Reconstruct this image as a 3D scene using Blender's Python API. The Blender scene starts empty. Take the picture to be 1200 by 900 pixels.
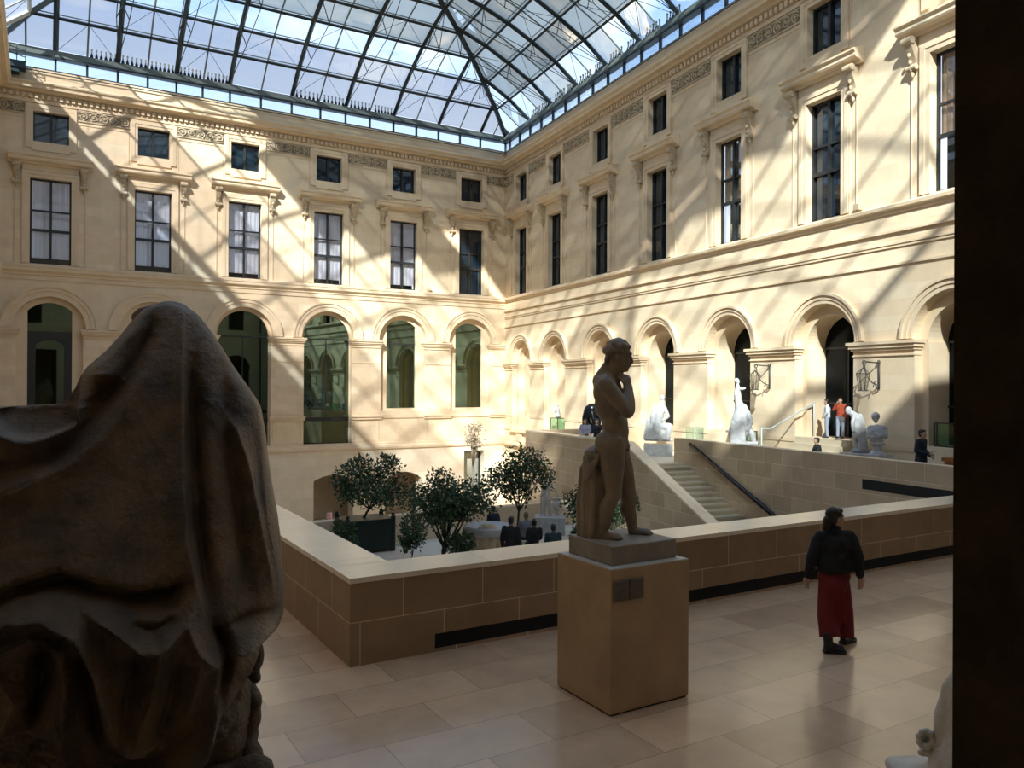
import bpy, bmesh, math, random
from mathutils import Vector as V, Matrix, noise as mnoise
random.seed(7)
SC = bpy.context.scene
COL = SC.collection
PI = math.pi

# ------------------------------------------------------------------ camera, light, exposure
FPX, EYE = 930.0, 2.9
YAW = math.radians(59.2)
PITCH, ROLL = math.atan(2.1/FPX), math.atan(.00505)
_F0 = V((math.cos(YAW), math.sin(YAW), 0)); _R0 = V((math.sin(YAW), -math.cos(YAW), 0)); ZV = V((0, 0, 1))
CF = _F0*math.cos(PITCH) + ZV*math.sin(PITCH)
_U0 = _R0.cross(CF)
CR = _R0*math.cos(ROLL) + _U0*math.sin(ROLL)
CU = _U0*math.cos(ROLL) - _R0*math.sin(ROLL)
CC = V((0, 0, EYE))
camd = bpy.data.cameras.new('camera'); cam = bpy.data.objects.new('camera', camd); COL.objects.link(cam)
camd.sensor_fit = 'HORIZONTAL'; camd.sensor_width = 36.0; camd.lens = 36.0*FPX/1200.0
camd.clip_start = .05; camd.clip_end = 500
cam.matrix_world = Matrix(((CR.x, CU.x, -CF.x, CC.x), (CR.y, CU.y, -CF.y, CC.y), (CR.z, CU.z, -CF.z, CC.z), (0, 0, 0, 1)))
SC.camera = cam
SC.view_settings.view_transform = 'Standard'
try: SC.view_settings.look = 'None'
except Exception: pass
SC.view_settings.gamma = 1.0
SC.view_settings.use_curve_mapping = False
SC.view_settings.exposure = 0.74

LV = V((.957, 1.125, -1.0)).normalized()
sund = bpy.data.lights.new('sun', 'SUN'); sund.energy = 6.7; sund.angle = math.radians(1.0); sund.color = (1, .97, .92)
sun = bpy.data.objects.new('sun', sund); COL.objects.link(sun)
sun.rotation_euler = LV.to_track_quat('-Z', 'Y').to_euler(); sun.location = (0, -20, 40)

W = bpy.data.worlds.new('sky'); SC.world = W; W.use_nodes = True
nt = W.node_tree; nt.nodes.clear()
def wn(t, **k):
    n = nt.nodes.new(t)
    for a, b in k.items(): setattr(n, a, b)
    return n
wo = wn('ShaderNodeOutputWorld'); bg = wn('ShaderNodeBackground'); tc = wn('ShaderNodeTexCoord')
mp = wn('ShaderNodeMapping'); mp.inputs['Scale'].default_value = (2.2, 2.2, 5.0); mp.inputs['Location'].default_value = (.35, .1, .2)
nz = wn('ShaderNodeTexNoise'); nz.inputs['Scale'].default_value = 1.5; nz.inputs['Detail'].default_value = 7; nz.inputs['Roughness'].default_value = .58
rp = wn('ShaderNodeValToRGB'); rp.color_ramp.elements[0].position = .50; rp.color_ramp.elements[1].position = .64
mx = wn('ShaderNodeMixRGB'); mx.inputs[1].default_value = (.17, .40, .84, 1); mx.inputs[2].default_value = (.92, .95, 1.0, 1)
nt.links.new(tc.outputs['Generated'], mp.inputs['Vector']); nt.links.new(mp.outputs[0], nz.inputs['Vector'])
nt.links.new(nz.outputs['Fac'], rp.inputs[0]); nt.links.new(rp.outputs[0], mx.inputs[0]); 
sx = wn('ShaderNodeSeparateXYZ'); nt.links.new(tc.outputs['Generated'], sx.inputs[0])
hz = wn('ShaderNodeMapRange'); hz.inputs['From Min'].default_value = .30; hz.inputs['From Max'].default_value = .52; hz.inputs['To Min'].default_value = .85; hz.inputs['To Max'].default_value = 0
nt.links.new(sx.outputs[2], hz.inputs[0])
mh = wn('ShaderNodeMixRGB'); mh.inputs[2].default_value = (.76, .82, .89, 1); nt.links.new(hz.outputs[0], mh.inputs[0]); nt.links.new(mx.outputs[0], mh.inputs[1])
nt.links.new(mh.outputs[0], bg.inputs[0])
bg.inputs[1].default_value = 1.0
nt.links.new(bg.outputs[0], wo.inputs[0])

# ------------------------------------------------------------------ measuring helpers
def ray(px, py): return CF + CR*((px-600)/FPX) - CU*((py-450)/FPX)
def at_depth(px, py, d): return CC + ray(px, py)*d
def at_z(px, py, z):
    r = ray(px, py); return CC + r*((z-EYE)/r.z)

# ------------------------------------------------------------------ materials
MATS = {}
def newmat(name):
    m = bpy.data.materials.new(name); m.use_nodes = True; m.node_tree.nodes.clear(); MATS[name] = m
    return m, m.node_tree
def N(t, ty, ins=None, **k):
    n = t.nodes.new(ty)
    for a, b in k.items(): setattr(n, a, b)
    for a, b in (ins or {}).items():
        if isinstance(b, bpy.types.NodeSocket): t.links.new(b, n.inputs[a])
        else: n.inputs[a].default_value = b
    return n
def c4(c): return (c[0], c[1], c[2], 1)
def srgb(r, g, b):
    f = lambda v: (v/255/12.92) if v <= 10 else ((v/255+.055)/1.055)**2.4
    return (f(r), f(g), f(b))
def surf(name, col, rough=.7, var=.0, scale=6, metal=0, col2=None, bump=0, bscale=40, spec=.5, detail=6):
    m, t = newmat(name)
    o = N(t, 'ShaderNodeOutputMaterial'); p = N(t, 'ShaderNodeBsdfPrincipled')
    p.inputs['Roughness'].default_value = rough; p.inputs['Metallic'].default_value = metal
    p.inputs['Specular IOR Level'].default_value = spec
    p.inputs['Base Color'].default_value = c4(col)
    g = N(t, 'ShaderNodeNewGeometry')
    if col2 is not None or var:
        if col2 is None: col2 = tuple(max(0, c*(1-var)) for c in col)
        nz = N(t, 'ShaderNodeTexNoise', {'Vector': g.outputs['Position'], 'Scale': scale, 'Detail': detail, 'Roughness': .62})
        r = N(t, 'ShaderNodeMapRange', {'Value': nz.outputs['Fac'], 'From Min': .32, 'From Max': .68})
        mix = N(t, 'ShaderNodeMixRGB', {0: r.outputs[0], 1: c4(col), 2: c4(col2)})
        t.links.new(mix.outputs[0], p.inputs['Base Color'])
    if bump:
        nb = N(t, 'ShaderNodeTexNoise', {'Vector': g.outputs['Position'], 'Scale': bscale, 'Detail': 8, 'Roughness': .65})
        b = N(t, 'ShaderNodeBump', {'Height': nb.outputs['Fac'], 'Strength': bump, 'Distance': .03})
        t.links.new(b.outputs[0], p.inputs['Normal'])
    t.links.new(p.outputs[0], o.inputs[0])
    return m
def blocks(name, c1, c2, mortar, bw, bh, ms=.006, rough=.7, floor=False, rot=0, off=(0, 0), offset=.5, var=.12, vscale=1.5, spec=.3, bump=.15, coat=0, flat_rough=None):
    """stone laid in courses: x+y along the wall and z up, or x and y on a floor"""
    m, t = newmat(name)
    o = N(t, 'ShaderNodeOutputMaterial'); p = N(t, 'ShaderNodeBsdfPrincipled')
    p.inputs['Roughness'].default_value = rough; p.inputs['Specular IOR Level'].default_value = spec
    g = N(t, 'ShaderNodeNewGeometry'); s = N(t, 'ShaderNodeSeparateXYZ', {0: g.outputs['Position']})
    if floor:
        vec = N(t, 'ShaderNodeMapping', {'Vector': g.outputs['Position'], 'Rotation': (0, 0, rot), 'Location': (off[0], off[1], 0)}).outputs[0]
    else:
        a = N(t, 'ShaderNodeMath', {0: s.outputs[0], 1: s.outputs[1]}, operation='ADD')
        a2 = N(t, 'ShaderNodeMath', {0: a.outputs[0], 1: off[0]}, operation='ADD')
        z2 = N(t, 'ShaderNodeMath', {0: s.outputs[2], 1: off[1]}, operation='ADD')
        vec = N(t, 'ShaderNodeCombineXYZ', {0: a2.outputs[0], 1: z2.outputs[0]}).outputs[0]
    br = N(t, 'ShaderNodeTexBrick', {'Vector': vec, 'Color1': c4(c1), 'Color2': c4(c2), 'Mortar': c4(mortar), 'Scale': 1.0,
           'Mortar Size': ms, 'Mortar Smooth': .2, 'Bias': 0.0, 'Brick Width': bw, 'Row Height': bh})
    br.offset = offset
    nz = N(t, 'ShaderNodeTexNoise', {'Vector': g.outputs['Position'], 'Scale': vscale, 'Detail': 8, 'Roughness': .65})
    r = N(t, 'ShaderNodeMapRange', {'Value': nz.outputs['Fac'], 'From Min': .3, 'From Max': .7, 'To Min': 1-var, 'To Max': 1+var})
    mul = N(t, 'ShaderNodeVectorMath', {0: br.outputs['Color'], 1: r.outputs[0]}, operation='MULTIPLY')
    t.links.new(mul.outputs[0], p.inputs['Base Color'])
    if bump:
        b = N(t, 'ShaderNodeBump', {'Height': br.outputs['Fac'], 'Strength': bump, 'Distance': .01}, invert=True)
        t.links.new(b.outputs[0], p.inputs['Normal'])
    t.links.new(p.outputs[0], o.inputs[0])
    return m
def glass(name, tint, gloss=.08, rough=.02, body=None, bodyfac=0, fres=True, gcol=(.9, .95, .95, 1)):
    """pane: transmits a tint, mirrors a little, optionally scatters (screened or frosted)"""
    m, t = newmat(name)
    o = N(t, 'ShaderNodeOutputMaterial')
    tr = N(t, 'ShaderNodeBsdfTransparent', {'Color': c4(tint)})
    sh = tr.outputs[0]
    if body is not None:
        tl = N(t, 'ShaderNodeBsdfTranslucent', {'Color': c4(body)}); df = N(t, 'ShaderNodeBsdfDiffuse', {'Color': c4(body)})
        bm_ = N(t, 'ShaderNodeMixShader', {0: .35, 1: tl.outputs[0], 2: df.outputs[0]})
        sh = N(t, 'ShaderNodeMixShader', {0: bodyfac, 1: sh, 2: bm_.outputs[0]}).outputs[0]
    gl = N(t, 'ShaderNodeBsdfGlossy', {'Color': gcol, 'Roughness': rough})
    if fres:
        lw = N(t, 'ShaderNodeLayerWeight', {'Blend': .25})
        mr = N(t, 'ShaderNodeMapRange', {'Value': lw.outputs['Fresnel'], 'From Min': 0.0, 'From Max': 1.0, 'To Min': gloss, 'To Max': .45})
        fac = mr.outputs[0]
    else: fac = gloss
    mixn = N(t, 'ShaderNodeMixShader', {0: fac, 1: sh, 2: gl.outputs[0]})
    t.links.new(mixn.outputs[0], o.inputs[0])
    return m

LIME1, LIME2 = (.80, .648, .455), (.75, .580, .385)
limestone = blocks('limestone', LIME1, LIME2, (.68, .53, .35), 1.25, .47, .006, .8, var=.10, vscale=.9, bump=.08)
limeplain = surf('limestone_plain', (.79, .632, .44), .8, col2=(.715, .54, .35), scale=1.2)
limecarve = surf('limestone_carved', (.62, .50, .34), .85, col2=(.46, .36, .24), scale=5)
friezeback = surf('frieze_ground', (.30, .24, .17), .9, col2=(.22, .17, .12), scale=4)
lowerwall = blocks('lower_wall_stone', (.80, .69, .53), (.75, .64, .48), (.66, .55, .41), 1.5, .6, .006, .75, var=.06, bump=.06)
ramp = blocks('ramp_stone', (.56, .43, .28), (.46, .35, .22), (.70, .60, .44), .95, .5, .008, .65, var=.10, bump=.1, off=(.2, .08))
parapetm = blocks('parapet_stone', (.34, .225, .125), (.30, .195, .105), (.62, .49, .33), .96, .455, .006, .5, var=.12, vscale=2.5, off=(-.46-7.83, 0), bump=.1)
copingm = blocks('coping_stone', (.87, .74, .56), (.81, .68, .50), (.58, .48, .35), 1.9, 3.1, .006, .24, floor=True, off=(.35, .6), var=.06, spec=.9)
floorm = blocks('floor_tiles', (.86, .575, .35), (.63, .41, .245), (.45, .295, .175), 1.25, .62, .005, .2, floor=True, off=(.1, .18), var=.14, vscale=1.6, spec=.9, bump=.05)
courtfloor = blocks('court_floor_stone', (.80, .72, .60), (.74, .66, .54), (.6, .52, .42), 1.2, .6, .006, .6, floor=True, var=.06)
pedestalm = surf('pedestal_stone', (.50, .335, .185), .5, col2=(.38, .25, .14), scale=2.4, bump=.05, bscale=60)
pedtop_lit = surf('pedestal_top_stone', (.62, .56, .47), .5, var=.15, scale=5)  # paler than the block: sky light on the top painted into the colour
plinthm = surf('plinth_marble', (.34, .285, .22), .55, col2=(.24, .195, .145), scale=6, bump=.1)
marble_warm = surf('weathered_marble', (.31, .235, .155), .48, col2=(.19, .14, .092), scale=4.5, bump=.06, bscale=30)
marble_white = surf('white_marble', (.56, .555, .55), .5, col2=(.38, .38, .385), scale=6)
marble_grey = surf('grey_marble', (.74, .67, .57), .5, col2=(.55, .48, .39), scale=8)
darkstatue = surf('dark_patinated_stone', (.25, .16, .088), .42, col2=(.075, .058, .043), scale=4.6, bump=.75, bscale=38, detail=10, spec=.5)
darkrock = surf('dark_rock', (.19, .125, .07), .7, col2=(.06, .045, .03), scale=7, bump=.9, bscale=22, detail=10)
bronze = surf('dark_bronze', (.03, .035, .045), .28, metal=.7, col2=(.012, .015, .02), scale=9)
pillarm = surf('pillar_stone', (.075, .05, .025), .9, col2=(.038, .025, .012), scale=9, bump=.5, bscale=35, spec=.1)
steel = surf('roof_steel', (.020, .030, .034), .45, spec=.4)
steelgrey = surf('roof_gutter_steel', (.15, .18, .17), .5)
steelpale = surf('roof_white_steel', (.55, .60, .58), .5)  # left roof bars: sunlight painted into the steel colour; step railing truly pale
winframe = surf('window_frame_dark', (.018, .02, .02), .5)
glass_roof = glass('roof_glass', (.80, .90, .93), .04)
glass_screen = glass('roof_screen_glass', (.60, .62, .64), .04, body=(.42, .43, .47), bodyfac=.25)
glass_dimming = glass('roof_frosted_glass', (.70, .80, .80), .04, body=(.29, .335, .34), bodyfac=.90)  # frosting added to cut the sun, placed by its direction
glass_clerestory = glass('clerestory_glass', (.85, .93, 1.0), .05)
pane_dark = surf('dark_window_glass', (.008, .018, .03), .04, spec=.9)
pane_black = surf('unlit_window_glass', (.004, .007, .009), .12, spec=.12)
pane_green = glass('green_tinted_glass', (.16, .37, .28), .17, gcol=(.68, .90, .79, 1))
pane_clear = glass('window_glass', (.93, .93, .95), .03)
blindm = surf('window_blind', (.86, .83, .85), .9, var=.08, scale=3)
tanreflect = surf('tan_window_blind', (.42, .27, .15), .8, var=.25, scale=2)  # reflection on the glass put into a tan colour
nightroom = surf('dark_gallery', (.02, .02, .018), .9)
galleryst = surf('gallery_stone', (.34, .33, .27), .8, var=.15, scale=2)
handrailm = surf('dark_handrail_steel', (.06, .06, .065), .22, metal=.9)
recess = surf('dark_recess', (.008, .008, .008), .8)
leafm = surf('dark_green_leaf', (.022, .055, .020), .42, col2=(.05, .10, .03), scale=9, spec=.5)
barkm = surf('bark', (.045, .032, .02), .85, col2=(.02, .014, .01), scale=20)
planterm = surf('dark_green_planter', (.008, .020, .017), .5)
soilm = surf('soil', (.03, .02, .012), .95)
litleaf = surf('pale_dry_leaf', (.72, .60, .42), .7, var=.3, scale=20)  # full-sun whiteness put into the sapling's leaf and bark colours
litbark = surf('pale_bark', (.62, .50, .36), .8)
iron = surf('wrought_iron', (.06, .055, .05), .5)
lampglass = glass('lantern_glass', (.9, .9, .88), .1)
greenglass = glass('green_vitrine_glass', (.66, .92, .78), .10)
paleglass = glass('pale_vitrine_glass', (.86, .98, .94), .10)
woodm = surf('orange_wood', (.42, .17, .05), .5, col2=(.26, .10, .03), scale=6)
plaque = surf('bronze_plaque', (.17, .14, .11), .45, var=.2, scale=30, metal=.3)
plaqueink = surf('plaque_lettering', (.09, .075, .06), .5)
skin = surf('skin', (.46, .28, .19), .55)
skinshade = surf('tan_skin', (.35, .20, .13), .55)
hairdark = surf('dark_hair', (.012, .009, .007), .45)
hairbrown = surf('brown_hair', (.06, .028, .014), .5)
hairfair = surf('fair_hair', (.20, .14, .08), .6)
black = surf('black_cloth', (.010, .011, .013), .85, var=.4, scale=14)
red = surf('red_trouser_cloth', (.19, .006, .010), .75, var=.3, scale=7)
bootm = surf('black_leather', (.010, .009, .009), .38)
navy = surf('navy_cloth', (.008, .014, .030), .8)
greytop = surf('grey_patterned_cloth', (.42, .42, .50), .85, col2=(.15, .15, .22), scale=60)
redtop = surf('red_orange_cloth', (.45, .07, .03), .8, var=.4, scale=20)
whitecloth = surf('white_cloth', (.70, .72, .74), .8)
greycloth = surf('grey_cloth', (.16, .16, .18), .8)
tealcloth = surf('dark_teal_cloth', (.012, .03, .032), .8)
pinkcloth = surf('pink_cloth', (.55, .33, .33), .8)
bluejean = surf('pale_jeans', (.30, .34, .42), .8)
fixture = surf('black_fixture', (.012, .012, .013), .4)
boxbeige = surf('beige_plastic', (.55, .42, .28), .6)
cradlem = surf('dark_teal_metal', (.02, .045, .05), .5)
stepm = surf('step_stone', (.62, .52, .37), .6, var=.12, scale=3)

# ------------------------------------------------------------------ mesh builder
class MB:
    def __init__(s): s.bm = bmesh.new()
    def face(s, pts):
        vs = [s.bm.verts.new(p) for p in pts]
        try: return s.bm.faces.new(vs)
        except ValueError: return None
    def box(s, a, b, f=None, bev=0):
        x0, y0, z0 = a; x1, y1, z1 = b
        P = [(x0, y0, z0), (x1, y0, z0), (x1, y1, z0), (x0, y1, z0), (x0, y0, z1), (x1, y0, z1), (x1, y1, z1), (x0, y1, z1)]
        vs = [s.bm.verts.new(f(*p) if f else p) for p in P]
        fs = [s.bm.faces.new([vs[i] for i in q]) for q in ((0, 3, 2, 1), (4, 5, 6, 7), (0, 1, 5, 4), (1, 2, 6, 5), (2, 3, 7, 6), (3, 0, 4, 7))]
        if bev:
            es = set(e for fa in fs for e in fa.edges)
            bmesh.ops.bevel(s.bm, geom=list(es), offset=bev, segments=2, affect='EDGES', profile=.5)
        return s
    def prism(s, poly, d):
        """poly: 3D ring, swept by vector d"""
        n = len(poly); a = [s.bm.verts.new(p) for p in poly]; b = [s.bm.verts.new(V(p)+d) for p in poly]
        s.bm.faces.new(a); s.bm.faces.new(b[::-1])
        for i in range(n): s.bm.faces.new((a[i], b[i], b[(i+1) % n], a[(i+1) % n]))
        return s
    def band(s, A, B, closed=False):
        n = len(A); a = [s.bm.verts.new(p) for p in A]; b = [s.bm.verts.new(p) for p in B]
        for i in range(n if closed else n-1):
            j = (i+1) % n
            try: s.bm.faces.new((a[i], a[j], b[j], b[i]))
            except ValueError: pass
        return s
    def tube(s, pts, r, n=8, cap=True):
        pts = [V(p) for p in pts]; rs = r if isinstance(r, (list, tuple)) else [r]*len(pts)
        rings = []; prev = None
        for i, p in enumerate(pts):
            d = (pts[min(i+1, len(pts)-1)] - pts[max(i-1, 0)])
            if d.length < 1e-9: d = V((0, 0, 1))
            d.normalize()
            if prev is None:
                u = d.orthogonal().normalized()
            else:
                u = prev - d*prev.dot(d)
                u = u.normalized() if u.length > 1e-6 else d.orthogonal().normalized()
            prev = u; w = d.cross(u)
            rings.append([s.bm.verts.new(p + (u*math.cos(2*PI*k/n+PI/n) + w*math.sin(2*PI*k/n+PI/n))*rs[i]) for k in range(n)])
        for a, b in zip(rings, rings[1:]):
            for k in range(n): s.bm.faces.new((a[k], a[(k+1) % n], b[(k+1) % n], b[k]))
        if cap and n > 2:
            s.bm.faces.new(rings[0][::-1]); s.bm.faces.new(rings[-1])
        return s
    def lathe(s, prof, c=(0, 0, 0), n=24):
        c = V(c); rings = []
        for r, z in prof: rings.append([s.bm.verts.new(c + V((max(r, .0005)*math.cos(2*PI*k/n), max(r, .0005)*math.sin(2*PI*k/n), z))) for k in range(n)])
        for a, b in zip(rings, rings[1:]):
            for k in range(n): s.bm.faces.new((a[k], a[(k+1) % n], b[(k+1) % n], b[k]))
        s.bm.faces.new(rings[0][::-1]); s.bm.faces.new(rings[-1])
        return s
    def ell(s, c, r, rot=None, sub=2):
        res = bmesh.ops.create_icosphere(s.bm, subdivisions=sub, radius=1)
        if not isinstance(r, (tuple, list)): r = (r, r, r)
        m = Matrix.Translation(V(c)) @ (rot.to_4x4() if rot else Matrix.Identity(4)) @ Matrix.Diagonal((r[0], r[1], r[2], 1))
        for v in res['verts']: v.co = m @ v.co
        return s
    def caps(s, a, ra, b, rb, n=12):
        a = V(a); b = V(b)
        s.ell(a, ra); s.ell(b, rb)
        if (b-a).length > 1e-5: s.tube([a, b], [ra, rb], n)
        return s
    def build(s, name, mat, parent=None, smooth=False, ang=None):
        bmesh.ops.recalc_face_normals(s.bm, faces=s.bm.faces)
        me = bpy.data.meshes.new(name); s.bm.to_mesh(me); s.bm.free()
        if smooth:
            me.polygons.foreach_set('use_smooth', [True]*len(me.polygons))
            if ang: 
                try: me.set_sharp_from_angle(angle=math.radians(ang))
                except Exception: pass
        if mat: me.materials.append(mat)
        o = bpy.data.objects.new(name, me); COL.objects.link(o)
        if parent: o.parent = parent; o.matrix_parent_inverse = Matrix.Translation(-parent.location) if parent.type == 'EMPTY' and parent.parent is None else Matrix.Identity(4)
        return o
def organic(mb, name, mat, parent=None, voxel=.02, smooth=4, factor=.5):
    o = mb.build(name, None, None)
    m = o.modifiers.new('r', 'REMESH'); m.mode = 'VOXEL'; m.voxel_size = voxel; m.use_smooth_shade = True
    if smooth:
        sm = o.modifiers.new('s', 'SMOOTH'); sm.iterations = smooth; sm.factor = factor
    dg = bpy.context.evaluated_depsgraph_get(); me = bpy.data.meshes.new_from_object(o.evaluated_get(dg))
    old = o.data; o.modifiers.clear(); o.data = me; bpy.data.meshes.remove(old); me.name = name
    me.materials.clear(); me.materials.append(mat)
    me.polygons.foreach_set('use_smooth', [True]*len(me.polygons))
    if parent: o.parent = parent; o.matrix_parent_inverse = Matrix.Translation(-parent.location) if parent.type == 'EMPTY' and parent.parent is None else Matrix.Identity(4)
    return o
def tag(o, label, cat, group=None, kind=None):
    o['label'] = label; o['category'] = cat
    if group: o['group'] = group
    if kind: o['kind'] = kind
    return o
def thing(name, loc, label, cat, group=None, kind=None):
    o = bpy.data.objects.new(name, None); COL.objects.link(o); o.location = loc; o.empty_display_size = .2
    return tag(o, label, cat, group, kind)
def duplicate(root, loc, label=None, group=None, rotz=None):
    r = root.copy(); COL.objects.link(r); r.location = loc
    if rotz is not None: r.rotation_euler = (0, 0, rotz)
    if label: r['label'] = label
    if group: r['group'] = group
    for ch in list(root.children):
        c = ch.copy(); COL.objects.link(c); c.parent = r; c.matrix_parent_inverse = ch.matrix_parent_inverse.copy()
        for g in list(ch.children):
            d = g.copy(); COL.objects.link(d); d.parent = c; d.matrix_parent_inverse = g.matrix_parent_inverse.copy()
    return r
ORD = ['first', 'second', 'third', 'fourth', 'fifth', 'sixth', 'seventh', 'eighth', 'ninth', 'tenth', 'eleventh', 'twelfth', 'thirteenth', 'fourteenth']

# ------------------------------------------------------------------ the two facades' frames
CN = V((26.226, 44.89, 0))                       # the inner corner
DB = V((math.sin(math.radians(6.5)), math.cos(math.radians(6.5)), 0)); NB = V((DB.y, -DB.x, 0))
def PA(u, o, z): return CN + V((u, -o, z))       # far (left) facade: u along, o out into the court
def PB(s, o, z): return CN + DB*s - NB*o + V((0, 0, z))
XC = -28.1                                       # left return wall, in u
YD = .60                                         # front of the range the camera stands in
AC = [-25.77, -21.17, -16.56, -11.86, -7.2, -2.55]
BC = [-2.45, -7.0, -12.1, -17.2, -22.15, -27.1, -32.0, -36.9]
BEND = -46.5

def arc(c, zs, r, n=20, a0=PI, a1=0): return [(c + r*math.cos(a0+(a1-a0)*k/n), zs + r*math.sin(a0+(a1-a0)*k/n)) for k in range(n+1)]
def seg(c, hw, zs, rise, n=12):
    R = (hw*hw + rise*rise)/(2*rise); zc = zs + rise - R; a = math.asin(hw/R)
    return [(c + R*math.sin(-a+2*a*k/n), zc + R*math.cos(-a+2*a*k/n)) for k in range(n+1)]
def rect_holes(mb, f, u0, u1, z0, z1, holes, depth, o=0):
    us = sorted(set([u0, u1] + [h[0] for h in holes] + [h[1] for h in holes])); zs = sorted(set([z0, z1] + [h[2] for h in holes] + [h[3] for h in holes]))
    us = [u for u in us if u0 <= u <= u1]; zs = [z for z in zs if z0 <= z <= z1]
    for i in range(len(us)-1):
        for j in range(len(zs)-1):
            a, b, c, d = us[i], us[i+1], zs[j], zs[j+1]
            if any(h[0] <= a+1e-6 and b <= h[1]+1e-6 and h[2] <= c+1e-6 and d <= h[3]+1e-6 for h in holes): continue
            mb.face([f(a, o, c), f(b, o, c), f(b, o, d), f(a, o, d)])
    for (a, b, c, d) in holes:
        ring = [(a, c), (b, c), (b, d), (a, d)]
        mb.band([f(u, o, z) for u, z in ring], [f(u, o-depth, z) for u, z in ring], True)
def arcade(mb, f, u0, u1, z0, z1, bays, zs, rin, hw, zsill, depths):
    """wall with round-headed openings between z0 and z1"""
    cs = sorted(bays)
    edges = [u0]
    for c in cs: edges += [c-hw, c+hw]
    edges.append(u1)
    for i in range(0, len(edges), 2): mb.face([f(edges[i], 0, z0), f(edges[i+1], 0, z0), f(edges[i+1], 0, zs), f(edges[i], 0, zs)])
    e2 = [u0]
    for c in cs: e2 += [c-rin, c+rin]
    e2.append(u1)
    for i in range(0, len(e2), 2): mb.face([f(e2[i], 0, zs), f(e2[i+1], 0, zs), f(e2[i+1], 0, z1), f(e2[i], 0, z1)])
    for k, c in enumerate(cs):
        a = arc(c, zs, rin, 24); d = depths[bays.index(c)]; sl = zsill[bays.index(c)]
        mb.band([f(u, 0, z) for u, z in a], [f(u, 0, z1) for u, z in a])
        path = [(c-hw, sl), (c-hw, zs)] + a + [(c+hw, zs), (c+hw, sl)]
        mb.band([f(u, 0, z) for u, z in path], [f(u, -d, z) for u, z in path])
        if sl > z0 + .01: mb.face([f(c-hw, 0, z0), f(c+hw, 0, z0), f(c+hw, 0, sl), f(c-hw, 0, sl)])
        mb.face([f(c-hw, 0, sl), f(c+hw, 0, sl), f(c+hw, -d, sl), f(c-hw, -d, sl)])
def ring(mb, f, c, zs, r0, r1, o0, o1, n=24):
    a = arc(c, zs, r0, n); b = arc(c, zs, r1, n)
    loops = [[f(u, o0, z) for u, z in a], [f(u, o1, z) for u, z in a], [f(u, o1, z) for u, z in b], [f(u, o0, z) for u, z in b]]
    for i in range(3): mb.band(loops[i], loops[i+1])
    for e in (0, -1): mb.face([l[e] for l in loops])
def extrude(mb, f, prof, u0, u1):
    A = [f(u0, o, z) for o, z in prof]; B = [f(u1, o, z) for o, z in prof]
    mb.band(A, B); mb.face(A); mb.face(B)
def bx(mb, f, u0, u1, o0, o1, z0, z1): mb.box((u0, o0, z0), (u1, o1, z1), f)

# ---- wall A
AHW = .88; AZ0, AZ1 = 8.72, 12.88; TZ0, TZ1, THW = 14.64, 16.12, .76
mb = MB()
rect_holes(mb, PA, XC, 0, 8.0, 18.15, [(c-AHW, c+AHW, AZ0, AZ1) for c in AC] + [(c-THW, c+THW, TZ0, TZ1) for c in AC], .32)
arcade(mb, PA, XC, 0, -.85, 8.0, AC, 5.6, 1.55, 1.42, [1.35, 1.35, -.55, -.55, 1.35, 1.35], [.32, .32, .34, .34, .32, .32])
wa = mb.build('wall_far', limestone); tag(wa, 'tall sunlit limestone palace facade on the left, facing across the court', 'wall', kind='structure')
# lower wall with two segmental archways and a doorway
mb = MB()
openings = [(-12.7, -10.35, -5.3, -2.62, .30), (-8.35, -5.98, -5.3, -2.80, .45)]
rect_holes(mb, PA, XC, 0, -5.3, -.85, [(a, b, c, d+r) for a, b, c, d, r in openings] + [(-3.04, -1.59, -4.6, -1.25)], .9, .1)
for a, b, c, d, r in openings:
    m_, hw = (a+b)/2, (b-a)/2; s_ = seg(m_, hw, d, r)
    mb.band([PA(u, .1, z) for u, z in s_], [PA(u, .1, d+r) for u, z in s_])
    mb.band([PA(u, .1, z) for u, z in s_], [PA(u, -.8, z) for u, z in s_])
wl = mb.build('wall_far_base', lowerwall); tag(wl, 'pale plain stone base wall below the left facade, with two low archways', 'wall', kind='structure')
wl.name = 'wall_base'
mb = MB()
for a, b, c, d, r in openings:
    mb.box((a-.9, -3.2, -5.3), (b+.9, -3.3, -1.5), PA); mb.box((a-.9, -.8, -5.3), (a-1.0, -3.2, -1.5), PA); mb.box((b+.9, -.8, -5.3), (b+1.0, -3.2, -1.5), PA)
    mb.box((a-.9, -.8, -1.6), (b+.9, -3.2, -1.5), PA)
tag(mb.build('wall_passage', limeplain), 'tan stone passage seen inside the two low archways', 'wall', kind='structure')
mb = MB(); mb.box((-3.04, -.62, -4.6), (-1.59, -.55, -1.35), PA)
dr = thing('door_1', PA(-2.3, -.6, -4.6), 'grey panelled doorway low in the corner behind the bare pale tree', 'door', kind='structure')
mb.build('door_leaf', galleryst, dr)
mb = MB(); mb.box((-3.04, -.62, -1.35), (-1.59, -.4, -1.25), PA); mb.box((-3.04, -.62, -4.6), (-2.96, -.4, -1.35), PA); mb.box((-1.67, -.62, -4.6), (-1.59, -.4, -1.35), PA)
mb.build('door_frame', winframe, dr)

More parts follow.
